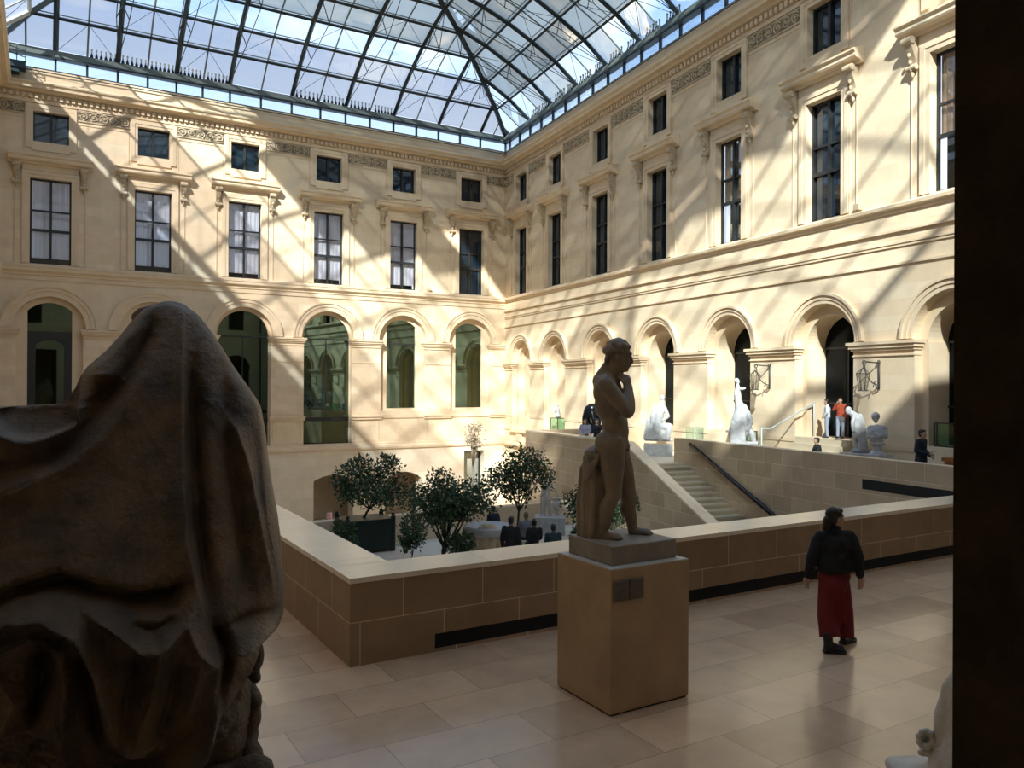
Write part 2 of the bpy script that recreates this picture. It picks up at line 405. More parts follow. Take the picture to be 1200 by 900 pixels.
# ---- wall B
BHW = .78
BSILL = [.15, .15, 1.15, 1.15, 1.15, 1.15, 1.15, 1.15]
mb = MB()
rect_holes(mb, PB, BEND, 0, 8.0, 18.15, [(c-BHW, c+BHW, 8.68, 12.85) for c in BC] + [(c-.75, c+.75, 14.5, 16.25) for c in BC], .35)
arcade(mb, PB, BEND, 0, -.85, 8.0, BC, 4.4, 1.38, 1.30, BSILL, [.35]*8)
mb.face([PB(BEND, 0, -5.3), PB(0, 0, -5.3), PB(0, 0, -.85), PB(BEND, 0, -.85)])
wb = mb.build('wall_right', limestone); tag(wb, 'long limestone palace facade on the right with deep round-headed niches', 'wall', kind='structure')
# inner order of every niche: narrower arch running back to its window
mb = MB()
for k, c in enumerate(BC):
    r2, hw2, zs2, dep = 1.12, 1.08, 4.3, (1.3 if k > 2 else .75)
    a = arc(c, zs2, r2, 24); sl = BSILL[k]
    inner = [(c-hw2, sl), (c-hw2, zs2)] + a + [(c+hw2, zs2), (c+hw2, sl)]
    a1 = arc(c, 4.4, 1.38, 24)
    outer = [(c-1.30, sl), (c-1.30, 4.4)] + a1 + [(c+1.30, 4.4), (c+1.30, sl)]
    mb.band([PB(u, -.35, z) for u, z in inner], [PB(u, -.35, z) for u, z in outer])
    mb.band([PB(u, -.35, z) for u, z in inner], [PB(u, -dep, z) for u, z in inner])
    mb.face([PB(c-hw2, -.35, sl), PB(c+hw2, -.35, sl), PB(c+hw2, -dep, sl), PB(c-hw2, -dep, sl)])
    if k <= 2: mb.face([PB(u, -dep, z) for u, z in inner])
tag(mb.build('wall_niches', limeplain), 'stepped stone reveals inside the niches of the right facade', 'wall', kind='structure')

# ---- mouldings as trim
tn = [0]
def trim(mb, label, mat=limeplain):
    tn[0] += 1
    return tag(mb.build('trim_%d' % tn[0], mat), label, 'moulding', kind='structure')
CORN = [(0, 16.50), (.08, 16.50), (.08, 16.66), (.05, 16.66), (.05, 16.93), (.26, 16.98), (.30, 17.06), (.55, 17.08), (.57, 17.2), (.66, 17.27), (.68, 17.34), (.30, 17.46), (.28, 17.52), (.16, 17.55), (.16, 18.12), (0, 18.15)]
def dentils(mb, f, u0, u1):
    n = int((u1-u0)/.26)
    for k in range(n):
        u = u0 + (u1-u0)*(k+.25)/n; bx(mb, f, u, u+.15, .05, .20, 16.70, 16.90)
mb = MB(); extrude(mb, PA, CORN, XC, 0); dentils(mb, PA, XC, 0); trim(mb, 'dentilled stone cornice along the top of the left facade')
mb = MB(); extrude(mb, PB, CORN, BEND, 0); dentils(mb, PB, BEND+6, 0); trim(mb, 'dentilled stone cornice along the top of the right facade')
STR = [(0, 7.92), (.05, 7.92), (.05, 8.12), (.10, 8.16), (.10, 8.24), (.22, 8.34), (.24, 8.36), (.24, 8.5), (.27, 8.52), (.27, 8.62), (0, 8.70)]
mb = MB(); extrude(mb, PA, STR, XC, 0); trim(mb, 'moulded string course between the storeys of the left facade')
STRB = [(0, 8.32), (.06, 8.34), (.08, 8.42), (.18, 8.46), (.20, 8.56), (0, 8.66)]
mb = MB(); extrude(mb, PB, STRB, BEND, 0); trim(mb, 'dark-edged ledge under the upper windows of the right facade')
mb = MB()
for z0, z1, o in ((7.72, 7.80, .10), (7.35, 7.41, .07), (7.26, 7.31, .05), (6.70, 6.77, .07)): bx(mb, PB, BEND, 0, 0, o, z0, z1)
trim(mb, 'thin parallel ledges ruled across the right facade above the arches')
# A arcade mouldings
mb = MB()
for c in AC:
    ring(mb, PA, c, 5.6, 1.55, 1.80, 0, .07); ring(mb, PA, c, 5.6, 1.80, 1.98, 0, .11); ring(mb, PA, c, 5.6, 1.98, 2.06, 0, .16)
trim(mb, 'round stone archivolts over the arches of the left facade')
mb = MB()
for c in AC:
    ring(mb, PB, 0, 0, .1, .1001, 0, .0001) if False else None
for c in BC:
    ring(mb, PB, c, 4.4, 1.38, 1.52, 0, .05); ring(mb, PB, c, 4.4, 1.52, 1.66, 0, .09); ring(mb, PB, c, 4.4, 1.66, 1.75, 0, .15)
trim(mb, 'round stone archivolts over the niches of the right facade')
def caps_run(mb, f, edges, z, hw, sc=1):
    for a, b in edges:
        for (dz0, dz1, o, e) in ((-.44, -.40, .05, .02), (-.28, -.2, .08, .04), (-.2, -.09, .14, .09), (-.09, 0, .20, .14)):
            bx(mb, f, a-e*sc, b+e*sc, -.3, o*sc, z+dz0*sc, z+dz1*sc)
ea = [(XC, AC[0]-1.42)] + [(AC[i]+1.42, AC[i+1]-1.42) for i in range(5)] + [(AC[5]+1.42, 0)]
eb = [(BC[0]+1.3, 0)] + [(BC[i+1]+1.3, BC[i]-1.3) for i in range(7)]
mb = MB(); caps_run(mb, PA, ea, 5.56, 0); trim(mb, 'moulded impost caps on the piers of the left facade')
mb = MB(); caps_run(mb, PB, eb, 4.36, 0, 1.05); trim(mb, 'moulded impost caps on the piers of the right facade')
mb = MB()
for a, b in ea:
    bx(mb, PA, a+.03, b-.03, 0, .04, 4.18, 4.24)
    bx(mb, PA, a-.05, b+.05, -.2, .10, .86, 1.0); bx(mb, PA, a-.08, b+.08, -.2, .16, 1.0, 1.10)
    bx(mb, PA, a+.05, b-.05, 0, .05, -.55, -.38); bx(mb, PA, a, b, 0, .03, 1.10, 1.28)
    bx(mb, PA, a+.12, a+.18, 0, .035, -.30, .80); bx(mb, PA, b-.18, b-.12, 0, .035, -.30, .80)
for i in (0, 1, 4, 5):
    c = AC[i]; bx(mb, PA, c-1.42, c+1.42, -.3, .02, 1.02, 1.12); bx(mb, PA, c-1.42, c+1.42, -.3, .06, .92, 1.02); bx(mb, PA, c-1.42, c+1.42, -.3, -.05, -.4, .92)
trim(mb, 'sill band and dado mouldings of the left facade')
BASE = [(0, -.95), (.12, -.95), (.20, -.90), (.23, -.80), (.20, -.70), (.12, -.62), (.12, -.55), (0, -.5)]
mb = MB(); extrude(mb, PA, BASE, XC, 0); trim(mb, 'rounded base moulding at the foot of the left facade')
mb = MB(); extrude(mb, PB, BASE, -14, 0); trim(mb, 'rounded base moulding at the foot of the right facade near the corner')
mb = MB()
for a, b in eb:
    bx(mb, PB, a-.04, b+.04, 0, .06, .1, .22); bx(mb, PB, a, b, 0, .03, .95, 1.1) 
for c in BC[:2]:
    bx(mb, PB, c-1.3, c+1.3, 0, .22, -.02, .15); bx(mb, PB, c-1.15, c+1.15, 0, .12, -.14, -.02); bx(mb, PB, c-.35, c+.35, 0, .16, -.6, -.14)
trim(mb, 'sills and dado band of the right facade')
# pilaster strips framing the upper windows (thin vertical lines)
mb = MB()
for f, cs, hw in ((PA, AC, 1.22), (PB, BC, 1.14)):
    for c in cs:
        for sgn in (-1, 1):
            a = c + sgn*hw; bx(mb, f, a-.02 if sgn < 0 else a-.02, a+.02, 0, .05, 8.6, 13.4)
            a2 = c+sgn*(hw+.28); bx(mb, f, a2-.015, a2+.015, 0, .045, 8.6, 12.5)
trim(mb, 'thin vertical fillets beside the upper windows')

# ---- windows
wn_i = [0]
def console(mb, f, u, z):
    """scrolled bracket under a window hood"""
    prof = []
    for k in range(13):
        t = k/12; prof.append((.10 + .24*(1-t)**1.4 + .05*math.sin(t*PI*2), z - 1.0*t))
    A = [f(u-.14*(1-.35*k/12), o, zz) for k, (o, zz) in enumerate(prof)]; B = [f(u+.14*(1-.35*k/12), o, zz) for k, (o, zz) in enumerate(prof)]
    A0 = [f(u-.14*(1-.35*k/12), 0, zz) for k, (o, zz) in enumerate(prof)]; B0 = [f(u+.14*(1-.35*k/12), 0, zz) for k, (o, zz) in enumerate(prof)]
    mb.band(A, B); mb.band(A0, A); mb.band(B, B0); mb.face([A[0], B[0], B0[0], A0[0]]); mb.face([A[-1], B[-1], B0[-1], A0[-1]])
    for zz, o, r in ((z-.12, .34, .11), (z-.9, .16, .09)):
        mb.tube([f(u-.17, o-.02, zz), f(u+.17, o-.02, zz)], r, 12)
    for k in range(3): mb.ell(f(u, .16+.05*k, z-.95+.2*k), (.06, .06, .09), sub=1)
    mb.ell(f(u, .10, z-1.08), (.06, .06, .12), sub=2)
def sash(mb, f, u0, u1, z0, z1, o, bars_z, mid=True, w=.07, mw=.05):
    bx(mb, f, u0, u0+w, o-.06, o+.03, z0, z1); bx(mb, f, u1-w, u1, o-.06, o+.03, z0, z1)
    bx(mb, f, u0+w, u1-w, o-.06, o+.03, z0, z0+w); bx(mb, f, u0+w, u1-w, o-.06, o+.03, z1-w, z1)
    if mid: bx(mb, f, (u0+u1)/2-mw, (u0+u1)/2+mw, o-.06, o+.05, z0+w, z1-w)
    for z in bars_z:
        bx(mb, f, u0+w, (u0+u1)/2-mw, o-.05, o+.03, z-.04, z+.04); bx(mb, f, (u0+u1)/2+mw, u1-w, o-.05, o+.03, z-.04, z+.04)
def upper_window(f, c, hw, z0, z1, label, mode):
    wn_i[0] += 1
    t = thing('window_%d' % wn_i[0], f(c, 0, z0), label, 'window', kind='structure')
    mb = MB()
    for k, (e, o) in enumerate(((.0, .06), (.16, .09))):
        e2 = e + .16
        bx(mb, f, c-hw-e2, c-hw-e, 0, o, z0, z1+e2); bx(mb, f, c+hw+e, c+hw+e2, 0, o, z0, z1+e2); bx(mb, f, c-hw-e, c+hw+e, 0, o, z1+e, z1+e2)
    bx(mb, f, c-hw-.36, c+hw+.36, 0, .05, z1+.34, z1+.62)
    mb.build('surround', limeplain, t)
    mb = MB()
    extrude(mb, f, [(0, z1+.62), (.16, z1+.62), (.20, z1+.70), (.38, z1+.74), (.42, z1+.80), (.42, z1+.90), (.50, z1+.96), (.50, z1+1.02), (0, z1+1.14)], c-hw-.92, c+hw+.92)
    mb.build('hood', limeplain, t)
    for sg in (-1, 1):
        mb = MB(); console(mb, f, c+sg*(hw+.55), z1+.62); mb.build('bracket', limecarve, t)
    h = z1-z0; o = -.27
    mb = MB(); sash(mb, f, c-hw, c+hw, z0, z1, o, [z0+h*.40, z0+h*.63], w=.08); 
    bx(mb, f, c-hw+.08, c+hw-.08, o-.05, o+.06, z0+h*.40-.06, z0+h*.40+.06)
    fr = mb.build('frame', winframe, t)
    if mode == 'dark':
        mb = MB(); bx(mb, f, c-hw, c+hw, o-.09, o-.06, z0, z1); mb.build('pane', pane_dark, t)
    else:
        mb = MB(); bx(mb, f, c-hw, c+hw, o-.075, o-.06, z0, z1); mb.build('pane', pane_clear, t)
        bm_ = tanreflect if mode == 'tan' else blindm
        zb = z0 + (.32 if mode != 'tan' else h*.40)
        mb = MB()
        n = 10
        for k in range(2):
            a, b = (c-hw+.04, c-.03) if k == 0 else (c+.03, c+hw-.04)
            top = [f(a+(b-a)*i/n, o-.16+.02*math.sin(i*2.1), z1) for i in range(n+1)]; bot = [f(a+(b-a)*i/n, o-.16+.02*math.sin(i*2.1+.6), zb) for i in range(n+1)]
            mb.band(top, bot)
        mb.build('blind', bm_, t)  # in tan mode this panel imitates a reflection, not a blind
        mb = MB(); bx(mb, f, c-hw, c+hw, o-.5, o-.45, z0, z1); mb.build('dark_room', nightroom, t)
    return t
def attic_window(f, c, hw, z0, z1, label):
    wn_i[0] += 1
    t = thing('window_%d' % wn_i[0], f(c, 0, z0), label, 'window', kind='structure')
    mb = MB()
    for e, e2, o in ((0, .14, .05), (.14, .32, .08)):
        bx(mb, f, c-hw-e2, c-hw-e, 0, o, z0-e2, z1+e2); bx(mb, f, c+hw+e, c+hw+e2, 0, o, z0-e2, z1+e2)
        bx(mb, f, c-hw-e, c+hw+e, 0, o, z1+e, z1+e2); bx(mb, f, c-hw-e, c+hw+e, 0, o, z0-e2, z0-e)
    bx(mb, f, c-hw-.05, c+hw+.05, 0, .08, z0-.44, z0-.32)
    mb.build('surround', limeplain, t)
    mb = MB(); sash(mb, f, c-hw, c+hw, z0, z1, -.27, [], w=.06, mw=.06); mb.build('frame', winframe, t)
    mb = MB(); bx(mb, f, c-hw, c+hw, -.36, -.33, z0, z1); mb.build('pane', pane_dark, t)
for k, c in enumerate(AC):
    pos = ORD[5-k]
    md = ['grey', 'blind', 'blind', 'blind', 'blind', 'dark'][k]
    desc = {'grey': 'tall hooded window with grey blind', 'blind': 'tall hooded window with pale blinds', 'dark': 'tall hooded window with dark panes'}[md]
    upper_window(PA, c, AHW, AZ0, AZ1, '%s, %s from the corner on the left facade' % (desc, pos), 'blind' if md == 'grey' else md)
    attic_window(PA, c, THW, TZ0, TZ1, 'small square attic window, %s from the corner on the left facade' % pos)
for k, c in enumerate(BC[:7]):
    md = ['dark', 'dark', 'dark', 'dark', 'tan', 'dark', 'tan'][k]
    upper_window(PB, c, BHW, 8.68, 12.85, 'tall hooded window %s, %s from the corner on the right facade' % ({'dark': 'with dark blue panes', 'tan': 'with tan blinds in the top panes'}[md], ORD[k]), md)
    attic_window(PB, c, .75, 14.5, 16.25, 'small square attic window, %s from the corner on the right facade' % ORD[k])
# arcade windows on A
def poly_path(c, hw, zb, zs, top): return [(c-hw, zb)] + top + [(c+hw, zb)]
for k, c in enumerate(AC):
    wn_i[0] += 1
    pos = ORD[5-k]
    wide = k in (2, 3)
    lab = ('wide green-glazed archway down to the floor, %s from the corner on the left facade' if wide else
           ('arched opening with a dark framed glass door, %s from the corner on the left facade' if k == 0 else 'narrow green arched window in a stone frame, %s from the corner on the left facade')) % pos
    t = thing('window_%d' % wn_i[0], PA(c, 0, 1), lab, 'window', kind='structure')
    if wide:
        path = poly_path(c, 1.38, -.55, 5.6, arc(c, 5.58, 1.38, 24)); o = -.34
        outer = poly_path(c, 1.6, -.55, 5.6, arc(c, 5.58, 1.6, 24))
        mb = MB(); mb.band([PA(u, o, z) for u, z in path], [PA(u, o, z) for u, z in outer]); mb.band([PA(u, o, z) for u, z in path], [PA(u, o-.25, z) for u, z in path])
        mb.build('surround', limeplain, t); og = o-.1; hw = 1.38
        trans = [5.55, .98]; zb = -.55
    else:
        hw = .95; zb = 1.5 if k else -.2
        path = poly_path(c, hw, zb, 6.45, seg(c, hw, 6.45, .42)); o = -.30
        n = len(path)
        oa = arc(c, 5.6, 1.56, n-3); outer = [(c-1.56, 1.0 if k else -.5)] + oa + [(c+1.56, 1.0 if k else -.5)]
        mb = MB(); mb.band([PA(u, o, z) for u, z in path], [PA(u, o, z) for u, z in outer]); mb.band([PA(u, o, z) for u, z in path], [PA(u, o-.22, z) for u, z in path])
        mb.face([PA(c-1.56, o, 1.0 if k else -.5), PA(c+1.56, o, 1.0 if k else -.5), PA(c+hw, o, zb), PA(c-hw, o, zb)])
        mb.build('surround', limeplain, t); og = o-.12
        trans = [5.42]
    pol = [PA(u, og, z) for u, z in path]
    mb = MB(); mb.prism(pol, V((0, .02, 0))); mb.build('pane', pane_green, t)
    mb = MB()
    for z in trans: bx(mb, PA, c-hw, c+hw, og-.0, og+.04, z-.03, z+.03)
    if wide:
        bx(mb, PA, c-.02, c+.02, og, og+.04, .98, 5.55); bx(mb, PA, c-hw, c+hw, og, og+.05, .80, .98)
    if k == 0:
        for s_ in (-1, 1): bx(mb, PA, c+s_*.95-(.34 if s_ > 0 else 0), c+s_*.95+(.34 if s_ < 0 else 0), og, og+.08, -.2, 5.42)
        i_ = seg(c, .62, 4.75, .3); top_ = [(u, 5.42) for u, z in i_]
        mb.band([PA(u, og+.08, z) for u, z in i_], [PA(u, og+.08, z) for u, z in top_])
    mb.build('frame', winframe, t)
# gallery behind the arcade of A
mb = MB()
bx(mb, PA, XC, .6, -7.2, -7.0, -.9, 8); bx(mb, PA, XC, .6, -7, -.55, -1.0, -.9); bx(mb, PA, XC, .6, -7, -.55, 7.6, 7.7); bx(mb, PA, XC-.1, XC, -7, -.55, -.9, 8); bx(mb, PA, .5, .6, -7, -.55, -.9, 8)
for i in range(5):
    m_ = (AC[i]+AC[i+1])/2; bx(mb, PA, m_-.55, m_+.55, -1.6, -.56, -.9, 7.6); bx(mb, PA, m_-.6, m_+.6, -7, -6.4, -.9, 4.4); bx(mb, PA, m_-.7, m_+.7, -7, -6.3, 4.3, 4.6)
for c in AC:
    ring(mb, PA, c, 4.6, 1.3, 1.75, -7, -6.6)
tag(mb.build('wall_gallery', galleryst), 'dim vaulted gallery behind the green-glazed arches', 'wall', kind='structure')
mb = MB()
for c in AC: mb.prism([PA(u, -6.98, z) for u, z in poly_path(c, 1.3, -.8, 4.6, arc(c, 4.6, 1.3, 20))], V((0, -.01, 0)))
tag(mb.build('wall_gallery_openings', nightroom), 'dark arched openings at the back of the dim gallery', 'wall', kind='structure').name = 'wall_gallery_back'
# niche windows on B
for k in range(3, 8):
    c = BC[k]; wn_i[0] += 1
    t = thing('window_%d' % wn_i[0], PB(c, -1.2, 1.15), 'dark round-headed window deep in its niche, %s from the corner on the right facade' % ORD[k], 'window', kind='structure')
    path = poly_path(c, 1.08, 1.15, 4.3, arc(c, 4.3, 1.12, 20))
    mb = MB(); mb.prism([PB(u, -1.24, z) for u, z in path], NB*.03); mb.build('pane', pane_black, t)
    mb = MB(); bx(mb, PB, c-1.08, c+1.08, -1.23, -1.18, 2.3, 2.36); bx(mb, PB, c-.03, c+.03, -1.23, -1.18, 1.15, 4.3); bx(mb, PB, c-1.08, c+1.08, -1.23, -1.18, 4.27, 4.33); mb.build('frame', winframe, t)

# carved scroll friezes between the attic windows
def frieze_panel(f, u0, u1, label):
    tn[0] += 1
    z0, z1 = 15.93, 16.44
    t = thing('trim_%d' % tn[0], f((u0+u1)/2, 0, z0), label, 'carved frieze', kind='structure')
    mb = MB(); bx(mb, f, u0, u1, 0, .015, z0, z1); mb.build('ground', friezeback, t)
    mb = MB(); n = max(2, int(round((u1-u0)/.48))); w = (u1-u0)/n; zc = (z0+z1)/2
    for i in range(n):
        c = u0 + w*(i+.5); sg = 1 if i % 2 else -1
        pts = []
        for q in range(22):
            a = q/21*PI*3.6; r = .215*(1-q/21*.85); pts.append(f(c+sg*r*math.cos(a+.6), .035, zc+r*math.sin(a+.6)))
        mb.tube(pts, [.035*(1-.5*q/21) for q in range(22)], 6)
        mb.ell(f(c, .04, zc), (.06, .06, .06), sub=1)
        for q in range(4):
            a = q*1.6+i; mb.ell(f(c+w*.42*math.cos(a)*.9, .03, zc+.19*math.sin(a)), (.07, .04, .05), sub=1)
    for zz in (z0, z1): bx(mb, f, u0, u1, 0, .05, zz-.03, zz+.03)
    mb.build('scrollwork', limecarve, t, smooth=True)
    mb = MB()
    for zz, e in ((13.2, 0), (15.85, 0)): pass
    bx(mb, f, u0+.02, u1-.02, 0, .03, 15.74, 15.78); bx(mb, f, u0+.02, u0+.06, 0, .03, 13.0, 15.74); bx(mb, f, u1-.06, u1-.02, 0, .03, 13.0, 15.74)
    mb.build('panel_moulding', limeplain, t)
ga = [(XC+.05, AC[0]-1.12)] + [(AC[i]+1.14, AC[i+1]-1.14) for i in range(5)] + [(AC[5]+1.14, -.05)]
for i, (a, b) in enumerate(ga): frieze_panel(PA, a, b, 'carved scroll frieze panel, %s from the corner on the left facade' % ORD[6-i])
gb = [(BC[0]+1.1, -.05)] + [(BC[i+1]+1.1, BC[i]-1.1) for i in range(6)]
for i, (a, b) in enumerate(gb): frieze_panel(PB, a, b, 'carved scroll frieze panel, %s from the corner on the right facade' % ORD[i])

# ------------------------------------------------------------------ floors, levels, parapets, stairs
mb = MB()
mb.box((-2.5, YD-6, -.4), (24, 7.84, 0))
tag(mb.build('floor', floorm), 'polished tan stone slab floor of the raised terrace in front', 'floor', kind='structure')
# near parapet: L-shaped wall round the sunken court, with coping and a dark recess at its foot
PX0, PX1, PY0, PYB = 2.75, 3.38, 7.83, 8.42
def TP(s, o, z): return PB(s, o, z)
mb = MB()
mb.box((PX0, PY0+.001, .2), (24, PYB, .86)); mb.box((PX0, PY0, -5.3), (3.71, PYB, .2)); mb.box((3.71, PY0+.22, -5.3), (24, PYB, .2))
mb.box((PX0, PYB, -5.3), (PX1, 40, .86))
pp = thing('wall_parapet', (PX0, PY0, 0), 'low brown stone parapet around the sunken court, with a corner in front', 'parapet', kind='structure')
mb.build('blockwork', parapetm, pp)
mb = MB(); mb.box((PX0-.005, PY0-.005, .86), (24, PYB+.01, .915)); mb.box((PX0-.005, PYB, .86), (PX1+.01, 40, .915)); mb.build('coping', copingm, pp)
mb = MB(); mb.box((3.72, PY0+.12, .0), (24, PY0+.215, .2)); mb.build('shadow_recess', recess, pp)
# left floor strip beyond the parapet (terrace continues on the left)
mb = MB(); mb.box((-2.5, 7.84, -.4), (PX0, 44.8, 0)); tag(mb.build('floor_side', floorm), 'stone floor running beside the parapet behind the draped statue', 'floor', kind='structure').name = 'floor_left'
# sunken levels
mb = MB(); mb.box((PX1, PYB, -2.6), (24, 24.9, -2.3))
tag(mb.build('floor_court', courtfloor), 'bright stone floor of the sunken court where people sit among trees', 'floor', kind='structure').name = 'floor_court'
mb = MB(); mb.box((PX1, 24.9, -5.6), (27, 49.5, -5.3)); tag(mb.build('floor_low', courtfloor), 'lowest court floor at the foot of the left facade', 'floor', kind='structure')
mb = MB(); mb.box((PX1, 24.5, -5.3), (19.2, 24.9, -1.42)); tag(mb.build('wall_low', limeplain), 'low tan wall at the far edge of the sunken court, seen through the trees', 'wall', kind='structure')
# terrace along the right facade
N_T, N_R = 2.65, 5.73
mb = MB()
mb.box((-46, 0, -.4), (-22.25, N_T-.3, 0), PB); mb.box((-22.25, 0, -.4), (-15.7, N_R-.3, 0), PB)
tag(mb.build('floor_terrace', courtfloor), 'raised terrace floor along the right facade carrying the marble statues', 'floor', kind='structure')
mb = MB(); mb.box((-46, N_T-.35, -5.3), (-22.22, N_T, .92), PB)
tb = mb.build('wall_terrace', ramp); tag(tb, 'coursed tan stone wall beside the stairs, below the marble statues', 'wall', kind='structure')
mb = MB(); mb.box((-33.95, N_T-.001, .03), (-31.15, N_T+.004, .31), PB); mb.box((-45, N_T-.001, .03), (-33.95, N_T+.004, .31), PB)
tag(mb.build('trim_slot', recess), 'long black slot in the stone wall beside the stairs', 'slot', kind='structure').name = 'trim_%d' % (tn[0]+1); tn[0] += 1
# retaining wall with its sloping end beside the stairs
SL0, SL1 = -23.45, -28.3
zsl = lambda s: .92 - (SL0-s)*.453
mb = MB()
for (a, b) in ((N_R-.42, N_R),):
    pts = [(-15.7, -5.3), (-15.7, .86), (SL0, .86), (SL1, zsl(SL1)-.06), (SL1, -5.3)]
    mb.prism([PB(s, a, z) for s, z in pts], -NB*(b-a))
mb.box((-15.7, 0, -5.3), (-15.3, N_R, .92), PB)
rw = thing('wall_retaining', PB(-19, N_R, -2.3), 'coursed tan stone retaining wall with a sloping end beside the stairs', 'wall', kind='structure')
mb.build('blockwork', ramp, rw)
mb = MB(); mb.box((SL0, N_R-.44, .86), (-15.28, N_R+.01, .925), PB)
A_ = [PB(SL0, N_R-.44, .86), PB(SL0, N_R+.01, .86), PB(SL0, N_R+.01, .925), PB(SL0, N_R-.44, .925)]
B_ = [PB(SL1, N_R-.44, zsl(SL1)-.06), PB(SL1, N_R+.01, zsl(SL1)-.06), PB(SL1, N_R+.01, zsl(SL1)+.005), PB(SL1, N_R-.44, zsl(SL1)+.005)]
mb.band(A_, B_, True); mb.face(B_); mb.build('coping', copingm, rw)
st = thing('stairs', PB(-25, 4, -2.3), 'pale stone stairs going down from the statue terrace into the court', 'stairs', kind='structure')
mb = MB()
for k in range(15):
    z = -.153*k; s = -22.85 - .335*k
    mb.box((s-.335-.03, N_T, z-.153), (s, N_R-.42, z-.153+.07), PB); mb.box((s-.335, N_T, -2.6), (s, N_R-.42, z-.153-.0), PB)
mb.build('steps', stepm, st)
mb = MB(); mb.box((-22.9, N_T-.3, -.4), (-22.25, N_R-.42, 0.0), PB); mb.build('landing', stepm, st)
# handrail fixed to the terrace wall
hr = thing('handrail', PB(-25, N_T+.1, -1), 'dark steel handrail sloping down the wall beside the stone stairs', 'handrail')
rz = lambda s: .74 - (-23.45-s)*.455
mb = MB(); mb.tube([PB(-23.4, N_T+.14, rz(-23.4)), PB(-28.6, N_T+.14, rz(-28.6))], .078, 12); mb.build('rail', handrailm, hr, True)
for k in range(5):
    s = -23.7 - k*1.1; mb = MB(); mb.tube([PB(s, N_T-.01, rz(s)-.12), PB(s, N_T+.12, rz(s)-.12), PB(s, N_T+.14, rz(s)-.03)], .018, 8); mb.build('bracket', handrailm, hr)

# the range the camera stands in: wall with the arch, dark room behind
ZDT = 15.16
mb = MB()
JX = 1.035
mb.box((JX, YD-1.3, -.4), (24, YD, ZDT)); mb.box((-2.5-12, YD-1.3, -.4), (-2.3, YD, ZDT)); mb.box((-2.3, YD-1.3, 6.2), (JX, YD, ZDT))
tag(mb.build('wall_near', pillarm), 'dark stone pier filling the right edge, beside the viewpoint', 'pier', kind='structure')
mb = MB()
FD = lambda x, o, z: V((x, YD+.02+o, z))
NC = [4.4+4.7*k for k in range(4)]
arcade(mb, FD, 1.5, 21, 0, 8, NC, 4.6, 1.5, 1.4, [0, 0, 0, 0], [.02]*4)
rect_holes(mb, FD, 1.5, 21, 8, ZDT-.1, [(c-.8, c+.8, 8.8, 12.6) for c in NC], .02)
mb.face([FD(-2.35, 0, 0), FD(-1.9+JX*0-2.35+1.9, 0, 0), FD(-2.35, 0, 6.25), FD(-2.35, 0, 6.25)]) if False else None
rect_holes(mb, FD, -2.3, 1.5, 6.25, ZDT-.1, [(-1.4, .2, 8.8, 12.6)], .02)
for c in NC: ring(mb, FD, c, 4.6, 1.5, 1.95, 0, .12)
bx(mb, FD, 1.5, 21, 0, .2, 8.2, 8.6)
caps_run(mb, FD, [(NC[i]+1.4, NC[i+1]-1.4) for i in range(3)], 4.56, 0)
tag(mb.build('wall_near_front', limestone), 'limestone facade around the viewpoint, seen only mirrored in the windows', 'wall', kind='structure')
mb = MB(); mb.box((-2.4, YD-6.2, -.4), (JX+3, YD-6, 6.4)); mb.box((-2.5, YD-6, -.4), (-2.3, YD-1.3, 6.4)); mb.box((JX+2.8, YD-6, -.4), (JX+3, YD-1.3, 6.4)); mb.box((-2.5, YD-6, 6.2), (JX+3, YD-1.3, 6.4))
tag(mb.build('wall_room', limeplain), 'unlit stone room behind the viewpoint', 'wall', kind='structure')
mb = MB(); mb.box((-2.3, YD-6, 0), (JX, YD-.35, 1.25)); tag(mb.build('floor_landing', limeplain), 'raised stone landing at the viewpoint', 'floor', kind='structure')
# left return facade (just outside the frame) with plain pilasters
mb = MB()
PCf = lambda v, o, z: V((CN.x+XC+o, CN.y-v, z))
mb.box((-.5, -.8, -5.3), (45.5, 0, 18.15), PCf)
for k in range(9):
    v = 2.3 + k*4.9
    bx(mb, PCf, v-.5, v+.5, 0, .25, 0, 16.4)
bx(mb, PCf, 0, 45, 0, .3, 7.9, 8.6); extrude(mb, PCf, CORN, 0, 45)
tag(mb.build('wall_left', limestone), 'limestone return facade closing the court on the left', 'wall', kind='structure')

# ------------------------------------------------------------------ the glass roof
ZK = [(0, 19.15), (1.4, 20.27), (2.8, 21.10), (4.2, 21.83), (5.6, 22.40), (7.0, 22.85), (8.4, 23.20), (9.8, 23.48), (11.2, 23.7), (12.6, 23.88)]
def zr(p):
    for (a, za), (b, zb) in zip(ZK, ZK[1:]):
        if p <= b: return za + (zb-za)*(p-a)/(b-a)
    return ZK[-1][1]
PD = lambda x, o, z: V((x, YD+o, z))
PCr = lambda y, o, z: V((CN.x+XC+o, y, z))
XB0 = PB(-(CN.y-YD)/DB.y, 0, 0).x                 # where B meets the near range
SLOPES = {  # frame, low-end hip slope, high-end hip slope, u range, rafters
    'A': (PA, lambda p: XC+p, lambda p: -1.12*p, [-25.61, -22.87, -20.1, -17.42, -14.05, -10.9, -7.9, -4.9, -1.93]),
    'B': (PB, lambda p: -44.6+.9*p, lambda p: -1.12*p, [-.6-3.05*k for k in range(15)]),
    'C': (PCr, lambda p: YD+p, lambda p: CN.y-p, [YD+2.5+3.1*k for k in range(14)]),
    'D': (PD, lambda p: CN.x+XC+p, lambda p: XB0-.9*p, [CN.x+XC+2.2+3.1*k for k in range(8)]),
}
PMAX = 12.6
